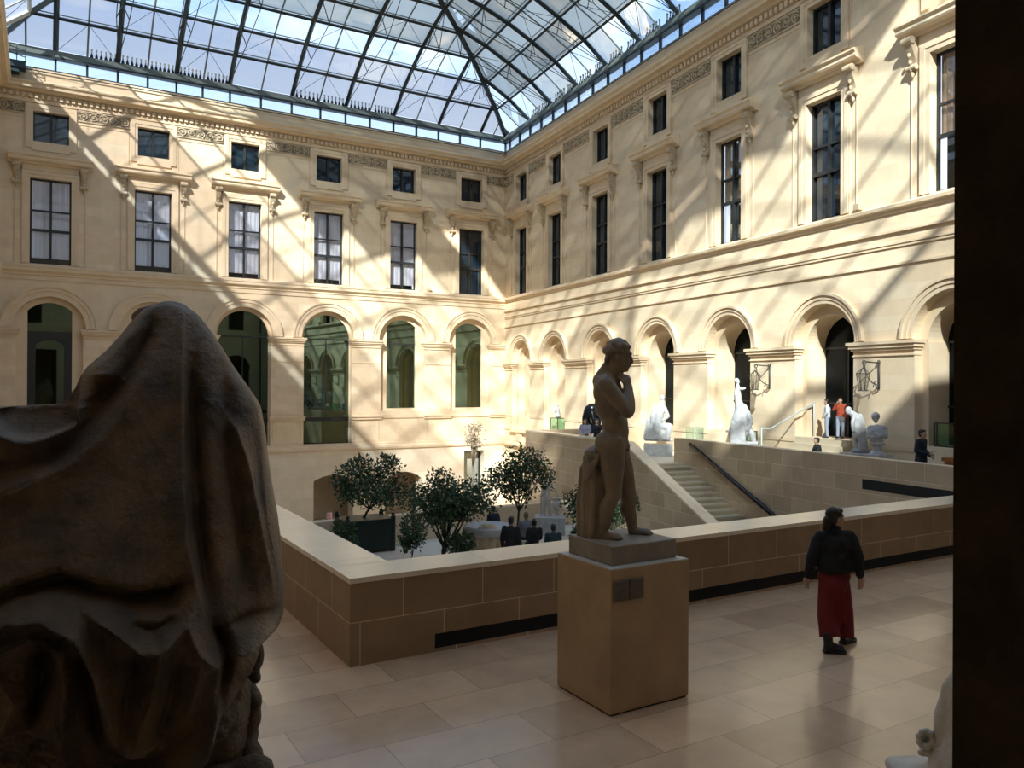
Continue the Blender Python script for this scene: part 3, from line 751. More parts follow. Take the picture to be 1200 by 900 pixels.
def shade_zone(P):
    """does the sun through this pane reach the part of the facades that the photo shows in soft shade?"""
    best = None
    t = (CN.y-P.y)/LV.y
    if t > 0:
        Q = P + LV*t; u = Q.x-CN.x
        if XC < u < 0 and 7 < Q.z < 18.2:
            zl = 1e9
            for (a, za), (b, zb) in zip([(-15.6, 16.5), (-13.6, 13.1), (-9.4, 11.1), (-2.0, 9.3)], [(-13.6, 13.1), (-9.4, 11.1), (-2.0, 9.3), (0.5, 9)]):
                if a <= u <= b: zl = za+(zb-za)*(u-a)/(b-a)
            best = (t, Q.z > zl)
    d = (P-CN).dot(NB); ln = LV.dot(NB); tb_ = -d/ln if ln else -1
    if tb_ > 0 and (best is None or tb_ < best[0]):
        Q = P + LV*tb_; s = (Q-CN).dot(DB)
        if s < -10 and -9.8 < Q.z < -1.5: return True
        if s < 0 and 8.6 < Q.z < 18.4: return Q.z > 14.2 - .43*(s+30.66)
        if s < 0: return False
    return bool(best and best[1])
def clip(poly, fn):
    out = []
    for i in range(len(poly)):
        a, b = poly[i], poly[(i+1) % len(poly)]; fa, fb = fn(a), fn(b)
        if fa >= 0: out.append(a)
        if (fa >= 0) != (fb >= 0):
            t = fa/(fa-fb); out.append((a[0]+(b[0]-a[0])*t, a[1]+(b[1]-a[1])*t))
    return out
roofP = None
roof = thing('ceiling', PA(-10, 8, 19), 'great hipped glass roof on dark steel bars over the whole court', 'glass roof', kind='structure')
G = {'glazing': MB(), 'screened_glazing': MB(), 'frosted_glazing': MB()}
raf, pur, mul, wire, white = MB(), MB(), MB(), MB(), MB()
for key, (f, lo, hi, rf) in SLOPES.items():
    ext = lo(0), hi(0)
    rs = sorted(rf); cells = []
    us = [min(ext)] + rs + [max(ext)]
    fine = []
    for a, b in zip(us, us[1:]):
        if b-a > 1.9: fine += [a, (a+b)/2]
        else: fine.append(a)
    fine.append(us[-1])
    for (p0, z0), (p1, z1) in zip(ZK, ZK[1:]):
        for a, b in zip(fine, fine[1:]):
            q = [(a, p0), (b, p0), (b, p1), (a, p1)]
            q = clip(q, lambda v: v[0]-lo(v[1])); q = clip(q, lambda v: hi(v[1])-v[0]) if q else q
            if len(q) < 3: continue
            area = abs(sum(q[i][0]*q[(i+1) % len(q)][1]-q[(i+1) % len(q)][0]*q[i][1] for i in range(len(q))))/2
            if area < .02: continue
            cu = sum(v[0] for v in q)/len(q); cp = sum(v[1] for v in q)/len(q)
            P = f(cu, cp, zr(cp))
            kind = 'glazing'
            if key == 'A' and p1 <= 2.9: kind = 'screened_glazing'
            if key == 'C': kind = 'screened_glazing' if p1 < 3 else 'glazing'
            if shade_zone(P): kind = 'frosted_glazing'  # made-up dimming panes that keep chosen walls in soft shade
            G[kind].face([f(u, p, zr(p)+.10) for u, p in q])
    def inside(u, p): return lo(p)-1e-6 <= u <= hi(p)+1e-6
    def run(u):
        out = []
        for p, z in ZK:
            if inside(u, p): out.append((u, p))
            else: break
        # end on the hip
        if out and len(out) < len(ZK):
            p = out[-1][1]
            while p < PMAX and inside(u, p+.02): p += .02
            if p > out[-1][1]+.05: out.append((u, p))
        return out
    for u in rs:
        r_ = run(u)
        if len(r_) > 1:
            tgt = white if key == 'C' else raf  # left-slope bars take the pale colour standing for sunlight
            tgt.tube([f(a, b, zr(b)-.02) for a, b in r_], .125 if key != 'D' else .09, 4)
            if key in 'AB' and r_[-1][1] > 3:
                # tension rods and struts under the rafter
                for side in (-.28, .28):
                    pts = [f(u, .35, zr(.35)-.15), f(u+side, 2.8, zr(2.8)-.75), f(u+side*1.3, min(5.6, r_[-1][1]), zr(min(5.6, r_[-1][1]))-1.2), f(u, min(9.8, r_[-1][1]), zr(min(9.8, r_[-1][1]))-.25)]
                    wire.tube(pts, .022, 4)
                for p in (2.8, 5.6):
                    if p < r_[-1][1]:
                        e = .75 if p < 3 else 1.2
                        for side in (-.28, .28): wire.tube([f(u, p, zr(p)-.1), f(u+side*(1 if p < 3 else 1.3), p, zr(p)-e)], .025, 4)
    for u in fine:
        if any(abs(u-r) < .05 for r in rs): continue
        r_ = run(u)
        if len(r_) > 1: (white if key == 'C' else mul).tube([f(a, b, zr(b)+.03) for a, b in r_], .045, 4)
    for p, z in ZK[1:]:
        a, b = lo(p), hi(p)
        if b > a: (white if key == 'C' else pur).tube([f(a, p, z-.0), f(b, p, z-.0)], .085, 4)
        if key in 'AB' and b > a: mul.tube([f(a, p+.16, zr(p+.16)+.02), f(b, p+.16, zr(p+.16)+.02)], .03, 4)
    for i, (a, b) in enumerate(zip(rs, rs[1:])):                     # diagonal bracing wires
        for k in range(0, 6):
            p0, p1 = ZK[k][0], ZK[k+1][0]
            if key == 'D' or (i+k) % 2: continue
            m_ = (a+b)/2
            for (x0, x1) in ((a, m_), (b, m_)):
                if inside(x0, p0) and inside(x1, p1): wire.tube([f(x0, p0, zr(p0)), f(x1, p1, zr(p1))], .013, 4)
# unseen upright glazing over the near range, added so dimming panes shade the stairs
nx_ = 16
for i in range(nx_):
    for j in range(4):
        xa, xb = CN.x+XC + (XB0-CN.x-XC)*i/nx_, CN.x+XC + (XB0-CN.x-XC)*(i+1)/nx_; za, zb = ZDT + 3.9*j/4, ZDT + 3.9*(j+1)/4
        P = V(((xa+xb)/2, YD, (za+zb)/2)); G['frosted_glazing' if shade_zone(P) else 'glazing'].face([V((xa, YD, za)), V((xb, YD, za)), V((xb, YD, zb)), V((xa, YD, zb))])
# hips and gutters
hip = MB()
hip.tube([PA(-1.12*p, p, zr(p)-.05) for p, z in ZK], .17, 4)
hip.tube([PA(XC+p, p, zr(p)-.05) for p, z in ZK], .14, 4)
hip.tube([PD(XB0-.9*p, p, zr(p)-.05) for p, z in ZK], .15, 4); hip.tube([PD(CN.x+XC+p, p, zr(p)-.05) for p, z in ZK], .15, 4)
for k, nm in (('glazing', glass_roof), ('screened_glazing', glass_screen), ('frosted_glazing', glass_dimming)): G[k].build(k, nm, roof)
raf.build('rafters', steel, roof); pur.build('purlins', steel, roof); mul.build('glazing_bars', steelgrey, roof); wire.build('tension_rods', steel, roof); white.build('left_slope_bars', steelpale, roof); hip.build('hip_rafters', steel, roof)
gut = MB(); edge = MB(); post = MB(); cl = MB()
for f, u0, u1, pl in ((PA, XC, 0, [-25.61, -24.24, -22.87, -21.48, -20.1, -18.8, -17.4, -15.75, -14.05, -12.4, -10.9, -9.4, -7.9, -6.4, -4.9, -3.4, -1.93, -.05]), (PB, BEND, 0, [-.6-1.525*k for k in range(30)]), (PCr, YD, CN.y, [YD+1+1.5*k for k in range(29)])):
    bx(gut, f, u0, u1, -.05, .22, 18.82, 19.14); bx(edge, f, u0, u1, -.1, .25, 18.74, 18.83); bx(edge, f, u0, u1, -.02, .12, 18.10, 18.19); bx(edge, f, u0, u1, .26, .30, 17.96, 18.0)
    bx(cl, f, u0, u1, -.03, -.01, 18.15, 18.8)
    for u in pl: bx(post, f, u-.05, u+.05, -.06, .06, 18.15, 18.82)
gut.build('gutter_beam', steelgrey, roof); edge.build('gutter_edges', steel, roof); post.build('clerestory_posts', steel, roof); cl.build('clerestory_glazing', glass_clerestory, roof)
# near end of the roof: posts down to the lower parapet
mb = MB()
for k in range(8): x = CN.x+XC+2.2+3.1*k; mb.box((x-.06, YD-.06, ZDT), (x+.06, YD+.06, 19.1))
mb.box((CN.x+XC, YD-.1, 19.0), (XB0, YD+.15, 19.2)); mb.build('near_end_posts', steel, roof)
# rooftop walkway seen through the low glazing band on the far side
# spotlights on the gutter
sp = thing('spotlight', PA(-23, .15, 19.14), 'x', 'spotlight')
mb = MB(); mb.lathe([(.03, 0), (.03, .34), (.045, .36), (.045, .42), (.02, .44)], sp.location, 8); mb.build('stem', fixture, sp)
mb = MB(); mb.lathe([(.085, -.02), (.08, .03), (.05, .16), (.03, .18)], sp.location, 10); mb.build('lamp_head', fixture, sp)
first = True; clus = 0
def spots(f, u0, u1, n, lab, grp):
    global first
    for i in range(n):
        P = f(u0+(u1-u0)*i/(n-1), .14, 19.15)
        if first:
            sp.location = P; sp['label'] = lab; sp['group'] = grp; first = False
        else: duplicate(sp, P, lab, grp)
aw = [(-24.05, -23.0), (-22.65, -21.6), (-21.3, -20.3), (-19.9, -18.95), (-18.55, -17.6), (-13.8, -12.6), (-12.2, -11.1), (-10.6, -9.5), (-9.1, -8.1)]
for i, (a, b) in enumerate(aw): spots(PA, a, b, 6, 'small black spotlight in cluster %s from the left along the left roof gutter' % ORD[i], 'spotlights on the left gutter')
bw = [(-4.2, -5.2), (-5.6, -6.6), (-7.3, -8.3), (-8.8, -9.6), (-10.2, -11.2), (-11.8, -12.6), (-13.3, -14.3), (-14.9, -15.8), (-16.5, -17.5), (-18.1, -19)]
for i, (a, b) in enumerate(bw): spots(PB, a, b, 5, 'small black spotlight in cluster %s from the corner along the right roof gutter' % ORD[i], 'spotlights on the right gutter')
# cleaning cradle hanging in the far left corner
cr = thing('maintenance_cradle', PA(-27.2, .9, 18.0), 'dark railed cleaning cradle hanging under the roof at the top left corner', 'cradle')
mb = MB(); mb.box((-27.9, .4, 17.75), (-26.85, 1.1, 18.05), PA); mb.box((-27.8, .45, 17.55), (-27.1, 1.0, 17.75), PA); mb.build('deck', cradlem, cr)
mb = MB()
for z in (18.35, 18.65): mb.tube([PA(-27.9, 1.1, z+.1), PA(-26.85, 1.1, z-.12), PA(-26.85, .4, z-.12)], .025, 6)
for u in (-27.9, -27.55, -27.2, -26.85): mb.tube([PA(u, 1.1, 18.0), PA(u, 1.1, 18.7)], .02, 6)
mb.build('railing', cradlem, cr)
mb = MB(); mb.tube([PA(-27.75, .7, 18.05), PA(-27.75, .7, 18.85)], .06, 8); mb.build('post', cradlem, cr)
# little boxes on ledges
def ledge_box(f, u, z, o, lab):
    t = thing('sensor_box', f(u, o, z), lab, 'sensor box')
    mb = MB(); mb.box((u-.12, o-.1, z+.08), (u+.12, o+.1, z+.30), f, .02); mb.build('housing', boxbeige, t)
    mb = MB(); mb.tube([f(u, o, z), f(u, o, z+.09)], .05, 8); mb.tube([f(u-.13, o, z+.02), f(u+.13, o, z+.02)], .03, 6); mb.build('foot', boxbeige, t)
ledge_box(PB, -28.65, 8.58, .1, 'small beige box on the ledge under the upper windows of the right facade')
ledge_box(PA, -5.55, 8.66, .15, 'small dark box on the string course of the left facade')

# ------------------------------------------------------------------ figures
class Loc:
    """local frame at a spot: r to the right and f away as seen from the viewpoint, z up"""
    def __init__(s, px, py, depth=None, z=None, P=None):
        s.O = P.copy() if P is not None else (at_z(px, py, z) if z is not None else at_depth(px, py, depth))
        h = V((s.O.x, s.O.y, 0)).normalized(); s.f = h; s.r = V((h.y, -h.x, 0))
    def p(s, r, f, z): return s.O + s.r*r + s.f*f + V((0, 0, z))
    def px(s, x, y, df=0):
        d = ray(x, y); Q = s.O + s.f*df
        t = (Q-CC).dot(s.f)/d.dot(s.f); return CC + d*t
    def rot(s): return Matrix((s.r, s.f, V((0, 0, 1)))).transposed()
def chain(mb, pts, rs):
    for i in range(len(pts)-1): mb.caps(pts[i], rs[i], pts[i+1], rs[i+1])
def head(mb, c, fwd, up, h=.23, hair=False):
    """skull, jaw, nose, ears, lips; h = head height"""
    fwd = fwd.normalized(); up = (up - fwd*up.dot(fwd)).normalized(); rt = fwd.cross(up)
    R = Matrix((rt, fwd, up)).transposed(); k = h/.23
    P = lambda a, b, c_: c + rt*a*k + fwd*b*k + up*c_*k
    mb.ell(P(0, -.012, .025), (.073*k, .092*k, .088*k), R); mb.ell(P(0, .028, -.045), (.054*k, .062*k, .068*k), R)
    mb.ell(P(0, .062, -.088), (.026*k, .024*k, .022*k), R)
    mb.caps(P(0, .084, .012), .010*k, P(0, .098, -.028), .014*k); mb.ell(P(0, .085, -.055), (.026*k, .014*k, .010*k), R)
    mb.ell(P(0, .078, .030), (.050*k, .016*k, .010*k), R)
    for sg in (-1, 1): mb.ell(P(sg*.073, -.005, -.012), (.012*k, .022*k, .032*k), R); mb.ell(P(sg*.034, .070, -.022), (.022*k, .014*k, .018*k), R)
def fingers(mb, wrist, d, n, k=1.0, curl=.5, side=1):
    """palm and five fingers from the wrist along d; n = palm normal (fingers curl towards it)"""
    d = d.normalized(); n = (n - d*n.dot(d)).normalized(); w = d.cross(n)*side
    mb.caps(wrist, .026*k, wrist + d*.07*k, .034*k)
    for a in (-.026, -.009, .009, .026): mb.caps(wrist + d*.03*k + w*a*.7*k, .015*k, wrist + d*.085*k + w*a*k, .0135*k)
    for i, (a, ln) in enumerate(((-.031, .062), (-.011, .078), (.011, .085), (.031, .074))):
        p = wrist + d*.088*k + w*a*k; ang = 0; r = .0098*k
        for q in range(3):
            ang += curl*(.55 if q == 0 else .75); dd = d*math.cos(ang) + n*math.sin(ang)
            p2 = p + dd*ln*k*(.44, .32, .24)[q]; mb.caps(p, r, p2, r*.93, 8); p = p2; r *= .93
    p = wrist + d*.03*k + w*.03*k; p2 = p + (d*.65 + w*.65 + n*.3).normalized()*.045*k; p3 = p2 + (d*.8 + w*.15 + n*.5).normalized()*.035*k
    mb.caps(p, .014*k, p2, .012*k, 8); mb.caps(p2, .012*k, p3, .0095*k, 8)
def foot(mb, ankle, heel, toe, k=1.0, toes=False):
    d = (toe-heel).normalized(); sd = d.cross(ZV)
    mb.caps(ankle, .042*k, heel + d*.03*k + ZV*.03*k, .036*k); mb.caps(ankle + d*.03*k - ZV*.02*k, .042*k, heel + (toe-heel)*.72 + ZV*.028*k, .030*k)
    mb.caps(heel + d*.03*k + ZV*.025*k, .034*k, heel + (toe-heel)*.75 + ZV*.024*k, .036*k)
    for i in range(5):
        a = (i-2)*.0175*k; b = toe - d*(.075*k) + sd*a; mb.caps(b + ZV*.02*k, .016*k, toe - d*(.012 + .007*abs(i-1))*k + sd*a*1.1 + ZV*.013*k, .0125*k, 8)

# ------- the nude marble youth on the pedestal
ped = thing('pedestal', V((4.78, 5.95, 0)), 'tan stone pedestal carrying the standing nude marble youth', 'pedestal')
mb = MB(); mb.box((4.315, 5.53, .015), (5.235, 6.36, 1.285), None, .006); mb.build('block', pedestalm, ped)
mb = MB(); mb.box((4.32, 5.535, 1.2845), (5.23, 6.355, 1.292)); mb.build('top', pedtop_lit, ped)
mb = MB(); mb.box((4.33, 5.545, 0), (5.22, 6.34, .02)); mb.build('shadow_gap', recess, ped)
for i in range(2):
    x0 = 4.340 + i*.172
    mb = MB(); mb.box((x0, 5.505, 1.005), (x0+.160, 5.532, 1.185), None, .003)
    pl = mb.build('plaque', plaque, ped)
    mb = MB()
    for q in range(8):
        z = 1.165 - .019*q; w = (.09, .07, .10, .10, .095, .10, .06, .085)[q]
        if q == 2: continue
        mb.box((x0+.01, 5.5035, z-.004), (x0+.012+w*1.3, 5.5052, z+.001))
    mb.build('lettering', plaqueink, pl)
L = Loc(720, 636, P=V((4.78, 5.95, 1.29)))
yth = thing('marble_statue', L.O, 'life-size nude marble youth standing on the tan pedestal, hands raised to his chin', 'statue')
mb = MB(); ZT = 1.468
# plinth: slightly irregular slab aligned with the pedestal
mb.box((4.40, 5.63, 1.29), (5.17, 6.30, ZT), None, .012)
mb.build('plinth', plinthm, yth)
q = L.px
def zfix(P, z): return V((P.x, P.y, z))
DN, DFa = -.10, .12                                    # near and far leg
hipN, hipF = q(717, 521, DN), q(720, 521, DFa)
kneeN, kneeF = q(719, 579, DN-.03), q(737, 583, DFa+.02)
ankN, ankF = q(704, 629, DN-.02), q(741, 620, DFa+.05)
heelN = zfix(q(697, 636, DN-.02), ZT-.004); toeN = zfix(q(731, 640, DN-.06), ZT-.004)
heelF = zfix(q(736, 629, DFa+.05), ZT-.004); toeF = zfix(q(766, 629, DFa+.02), ZT-.004)
mb = MB()
chain(mb, [hipN, hipN.lerp(kneeN, .45), kneeN], [.125, .112, .078]); mb.ell(kneeN + L.r*.012, .072)
chain(mb, [kneeN, kneeN.lerp(ankN, .32) - L.r*.022, kneeN.lerp(ankN, .7), ankN], [.070, .080, .058, .045])
chain(mb, [hipF, hipF.lerp(kneeF, .45) + L.r*.01, kneeF], [.128, .112, .078]); mb.ell(kneeF + L.r*.014, .072)
chain(mb, [kneeF, kneeF.lerp(ankF, .32) - L.r*.022, kneeF.lerp(ankF, .7), ankF], [.068, .080, .058, .045])
foot(mb, ankN, heelN, toeN, 1.2); foot(mb, ankF, heelF, toeF, 1.15)
# pelvis, buttocks, belly, chest
mb.ell(q(719, 517, 0), (.150, .175, .135), L.rot()); mb.ell(q(708.5, 519, -.085), (.100, .10, .115), L.rot()); mb.ell(q(709, 518, .085), (.09, .095, .10), L.rot())
mb.ell(q(720.5, 497, 0), (.132, .16, .14), L.rot()); mb.ell(q(726, 506, 0), (.095, .125, .12), L.rot())
mb.ell(q(715.5, 474, 0), (.162, .18, .18), L.rot()); mb.ell(q(712, 458, .0), (.145, .20, .145), L.rot()); mb.ell(q(707, 447, 0), (.09, .14, .08), L.rot())
mb.ell(q(727, 467, -.06), (.065, .09, .075), L.rot()); mb.ell(q(727, 467, .07), (.065, .09, .075), L.rot())
mb.ell(q(702.5, 459, -.08), (.065, .085, .115), L.rot()); mb.ell(q(702.5, 459, .08), (.065, .085, .115), L.rot())
mb.caps(q(712, 446, -.10), .07, q(712, 446, .10), .07)
# neck and head
mb.caps(q(711, 444), .088, q(721, 424), .072); mb.caps(q(703, 447), .078, q(715, 427), .062)
hc = q(725.5, 417.5, 0); upv = (L.r*(-.10) + ZV).normalized(); fw = (L.r - L.f*.08 - ZV*.12)
head(mb, hc, fw, upv, .305)
# arms: shoulder, elbow, forearm folded up to the chin
shN, elN, wrN = q(710, 450, -.185), q(736, 484, -.235), q(735, 455, -.10)
shF, elF, wrF = q(713, 450, .185), q(738, 481, .20), q(736, 452, .05)
mb.ell(shN + L.r*.01 - ZV*.01, .078); mb.ell(shF, .078)
for sh, el, wr in ((shN, elN, wrN), (shF, elF, wrF)):
    chain(mb, [sh, sh.lerp(el, .5), el], [.080, .074, .056]); chain(mb, [el, el.lerp(wr, .35), wr], [.056, .060, .042])
fingers(mb, wrN, (q(733.5, 437, -.02)-wrN), L.r*-.7 + L.f*.6, 1.2, 1.25, 1)
fingers(mb, wrF, (q(734, 440, -.02)-wrF), L.r*-.6 - L.f*.8, 1.2, 1.15, -1)
mb.ell(q(735, 523, 0), (.03, .035, .045)); mb.caps(q(735, 522, 0), .022, q(736.5, 528, 0), .018)
body = organic(mb, 'body', marble_warm, yth, .0125, 7, .5)
# hair: cap of curls
mb = MB(); rng = random.Random(3)
fwd = fw.normalized(); upn = (upv - fwd*upv.dot(fwd)).normalized(); rt = fwd.cross(upn)
mb.ell(hc - fwd*.018 + upn*.045, (.103, .122, .112), Matrix((rt, fwd, upn)).transposed())
for k in range(170):
    th = rng.uniform(0, 2*PI); ph = rng.uniform(.0, 1.75)
    d = rt*math.sin(ph)*math.cos(th) + fwd*math.sin(ph)*math.sin(th) + upn*math.cos(ph)
    if d.dot(fwd) > .55 and d.dot(upn) < .42: continue
    p = hc - fwd*.018 + upn*.042 + rt*d.dot(rt)*.102 + fwd*d.dot(fwd)*.122 + upn*d.dot(upn)*.112
    r = rng.uniform(.018, .028) * (1.25 if d.dot(upn) < .25 else 1); mb.ell(p, (r, r*.9, r), sub=1)
for k in range(16):
    a = -.9+1.8*k/15; p = hc - fwd*.105 - upn*(.045+.02*math.cos(k*2.2)) + rt*.085*math.sin(a*1.4); mb.ell(p, .028, sub=1)
organic(mb, 'hair', marble_warm, yth, .011, 2, .4)
# tree-stump support with hanging drapery
mb = MB(); base = L.px(693, 634, .03)
for k in range(13):
    a = k/12*2*PI; rr = .085 + .02*math.sin(k*2.3)
    x, y = math.cos(a)*rr*.95, math.sin(a)*rr
    top = L.px(696.5, 548, .0) + L.r*x*1.1 + L.f*y + ZV*(.02*math.sin(k*3.1)); bot = zfix(L.px(694.5, 634, .0), ZT) + L.r*(x*1.22) + L.f*y*1.3
    mid = top.lerp(bot, .5) + L.r*.02*math.sin(k*1.7) + L.r*x*.1
    mb.caps(top, .034, mid, .033, 8); mb.caps(mid, .033, bot, .036, 8)
mb.caps(L.px(697, 548, .02), .085, zfix(L.px(696, 634, .02), ZT+.02), .095)
mb.ell(L.px(697, 534, 0), (.115, .12, .10), L.rot()); mb.ell(L.px(689, 545, -.02), (.06, .09, .11), L.rot())
for k in range(9):                                       # looped swags over the top
    f0 = -.13+.03*k
    pts = [L.px(704 - k*.9, 530+k*1.0, -.10+.01*k), L.px(699-k*1.1, 541+k*2.2, -.135), L.px(690-k*.3, 546+k*2.0, -.12), L.px(685, 535+k*1.6, -.06)]
    for a, b in zip(pts, pts[1:]): mb.caps(a, .019, b, .019, 8)
for k in range(7):
    x = 684+k*4.3; pts = [L.px(x+1, 556+3*math.sin(k*2), -.115+.01*abs(k-3)), L.px(x+.6*math.sin(k*1.3), 590, -.125+.012*abs(k-3)), zfix(L.px(x*1.0+1, 634, -.13+.012*abs(k-3)), ZT+.01)]
    for a, b in zip(pts, pts[1:]): mb.caps(a, .016, b, .019, 8)
organic(mb, 'drapery_support', marble_warm, yth, .0095, 2, .3)

# ------- the draped dark statue close on the left
DL = Loc(165, 500, depth=4.0)
drp = thing('draped_statue', V((DL.O.x, DL.O.y, 0)), 'huge dark cloaked statue seen from behind, filling the left foreground', 'statue')
kpx = 4.0/FPX
prof = [ # y, left x, right x  (outline measured in the frame)
    (357, 192, 206), (359, 178, 214), (363, 167, 224), (370, 159, 233), (380, 151, 241), (393, 141, 251), (412, 123, 263), (430, 102, 274), (440, 95, 281), (455, 88, 292), (470, 76, 302), (474, 62, 304), (477, -10, 305), (481, -95, 306), (505, -95, 310), (530, -95, 313),
    (560, -95, 317), (600, -95, 324), (640, -95, 329), (680, -95, 331), (706, -95, 331), (716, -95, 328), (726, -95, 318), (738, -95, 306), (752, -95, 309), (770, -95, 305), (800, -95, 303), (860, -95, 303), (940, -100, 308), (1040, -105, 312), (1120, -105, 312)]
def lerpt(tab, y):
    for a, b in zip(tab, tab[1:]):
        if y <= b[0]:
            t = (y-a[0])/(b[0]-a[0]); t = max(0, min(1, t)); return [a[i]+(b[i]-a[i])*t for i in range(len(a))]
    return list(tab[-1])
# folds as lines (x, y in the frame), height, width to the left of the line's run, width to the right, sharpness
RIDGES = [
    ([(212, 366), (210, 430), (210, 490), (210, 560), (211, 610), (219, 646), (229, 686)], .055, 26, 5, 1.0),
    ([(222, 420), (223, 520), (226, 600), (238, 690)], -.075, 9, 10, 1.5),
    ([(236, 372), (262, 415), (290, 460), (306, 505), (312, 560), (316, 640), (322, 705)], .07, 12, 16, 1.0),
    ([(250, 470), (268, 500), (281, 538), (293, 600), (303, 650), (311, 686)], .065, 10, 8, 1.0),
    ([(258, 430), (262, 520), (272, 600), (280, 690)], -.055, 10, 11, 1.5),
    ([(299, 530), (303, 600), (315, 660), (327, 709)], .05, 8, 9, 1.0),
    ([(292, 500), (297, 560), (306, 640)], -.04, 8, 8, 1.5),
    ([(180, 372), (172, 398), (152, 432), (127, 468), (100, 500), (60, 535)], -.065, 9, 10, 1.4),
    ([(168, 372), (140, 410), (108, 434), (97, 440)], .06, 10, 12, 1.0),
    ([(97, 440), (140, 440), (148, 448)], .045, 8, 12, 1.0),
    ([(190, 400), (165, 450), (140, 490), (100, 530), (40, 560), (-20, 580)], .045, 16, 22, 1.1),
    ([(140, 440), (118, 468), (102, 486)], -.05, 7, 8, 1.5),
    ([(-60, 468), (0, 478), (6, 491), (18, 504), (36, 511), (60, 509), (80, 501), (96, 494)], .10, 4, 14, 1.0),
    ([(96, 442), (95, 470), (96, 494)], .07, 10, 4, 1.0),
    ([(85, 520), (40, 535), (-20, 548)], -.04, 8, 8, 1.5), ([(75, 535), (30, 556), (-20, 572)], .035, 8, 8, 1.0),
    ([(-20, 690), (0, 684), (38, 664), (83, 654), (120, 664), (159, 672), (195, 668), (214, 650)], -.13, 10, 9, 1.6),
    ([(-20, 702), (0, 693), (38, 679), (70, 677), (102, 694), (121, 733), (137, 798), (153, 814)], .15, 9, 14, 1.1),
    ([(-5, 735), (20, 715), (57, 697), (86, 709), (92, 740), (89, 773), (87, 805)], .10, 8, 10, 1.0),
    ([(66, 715), (64, 750), (50, 800)], -.12, 12, 12, 1.6), ([(104, 715), (112, 760), (125, 815)], -.09, 7, 8, 1.5),
    ([(20, 735), (42, 765), (18, 815)], .06, 10, 10, 1.0),
    ([(105, 672), (133, 684), (165, 710), (184, 710), (213, 689)], .14, 8, 14, 1.0),
    ([(150, 690), (178, 698), (205, 684)], -.05, 6, 6, 1.5),
    ([(213, 691), (222, 716), (236, 728), (249, 736)], .12, 8, 10, 1.0),
    ([(240, 700), (250, 715), (254, 745), (240, 800)], -.11, 6, 9, 1.6),
    ([(249, 736), (246, 773), (230, 817), (191, 857), (153, 863), (121, 853), (95, 825), (86, 800)], .16, 7, 16, 1.1),
    ([(184, 715), (176, 760), (158, 812)], .07, 11, 11, 1.0), ([(165, 720), (150, 770), (148, 810)], -.05, 9, 9, 1.5), ([(205, 725), (196, 775), (180, 815)], -.05, 9, 10, 1.5), ([(225, 735), (215, 775), (200, 800)], .05, 8, 8, 1.0),
    ([(140, 816), (165, 818), (190, 806)], .05, 6, 7, 1.0), ([(150, 835), (190, 832), (222, 806)], -.035, 7, 7, 1.5),
    ([(252, 724), (275, 716), (300, 712), (331, 712)], .16, 9, 10, 1.1), ([(258, 700), (285, 694), (318, 696)], -.05, 7, 7, 1.5),
    ([(304, 728), (273, 773), (245, 820)], .10, 7, 9, 1.0),
]
BOX_ = [(min(p[0] for p in r[0])-60, max(p[0] for p in r[0])+60, min(p[1] for p in r[0])-60, max(p[1] for p in r[0])+60) for r in RIDGES]
def ridge_h(x, y):
    h = 0
    for (pts, amp, wl, wr, sh_), bb_ in zip(RIDGES, BOX_):
        if x < bb_[0] or x > bb_[1] or y < bb_[2] or y > bb_[3]: continue
        best = 1e9; side = 0; tt = 0
        for i, (a, b) in enumerate(zip(pts, pts[1:])):
            dx, dy = b[0]-a[0], b[1]-a[1]; L2 = dx*dx+dy*dy
            t = max(0, min(1, ((x-a[0])*dx+(y-a[1])*dy)/L2)); ex, ey = x-(a[0]+dx*t), y-(a[1]+dy*t); d = ex*ex+ey*ey
            if d < best: best = d; side = dx*ey-dy*ex; tt = (i+t)/(len(pts)-1)
        d = math.sqrt(best); w = wr if side < 0 else wl
        if d < w*3.5: h += 1.45*amp*math.exp(-(d/(w*.85))**sh_)*min(1, .25+4*min(tt, 1-tt))
    return h
LIP = [(-120, 462), (-60, 468), (0, 478), (6, 491), (18, 504), (36, 511), (60, 509), (80, 501), (96, 494)]
ROCKL = [(-120, 800), (40, 800), (86, 806), (95, 830), (121, 858), (153, 868), (191, 862), (230, 822), (247, 790), (262, 778), (285, 756), (302, 740), (312, 728), (340, 722)]
def dpt(x, y):
    """frame coordinates on the statue's own plane"""
    return DL.px(x, y, 0)
mb = MB(); rows = []
ys = [357 + 25*(k/30)**1.5 for k in range(30)] + [382+(910-382)*k/265 for k in range(266)] + [910+210*k/30 for k in range(1, 31)]
NX = 225
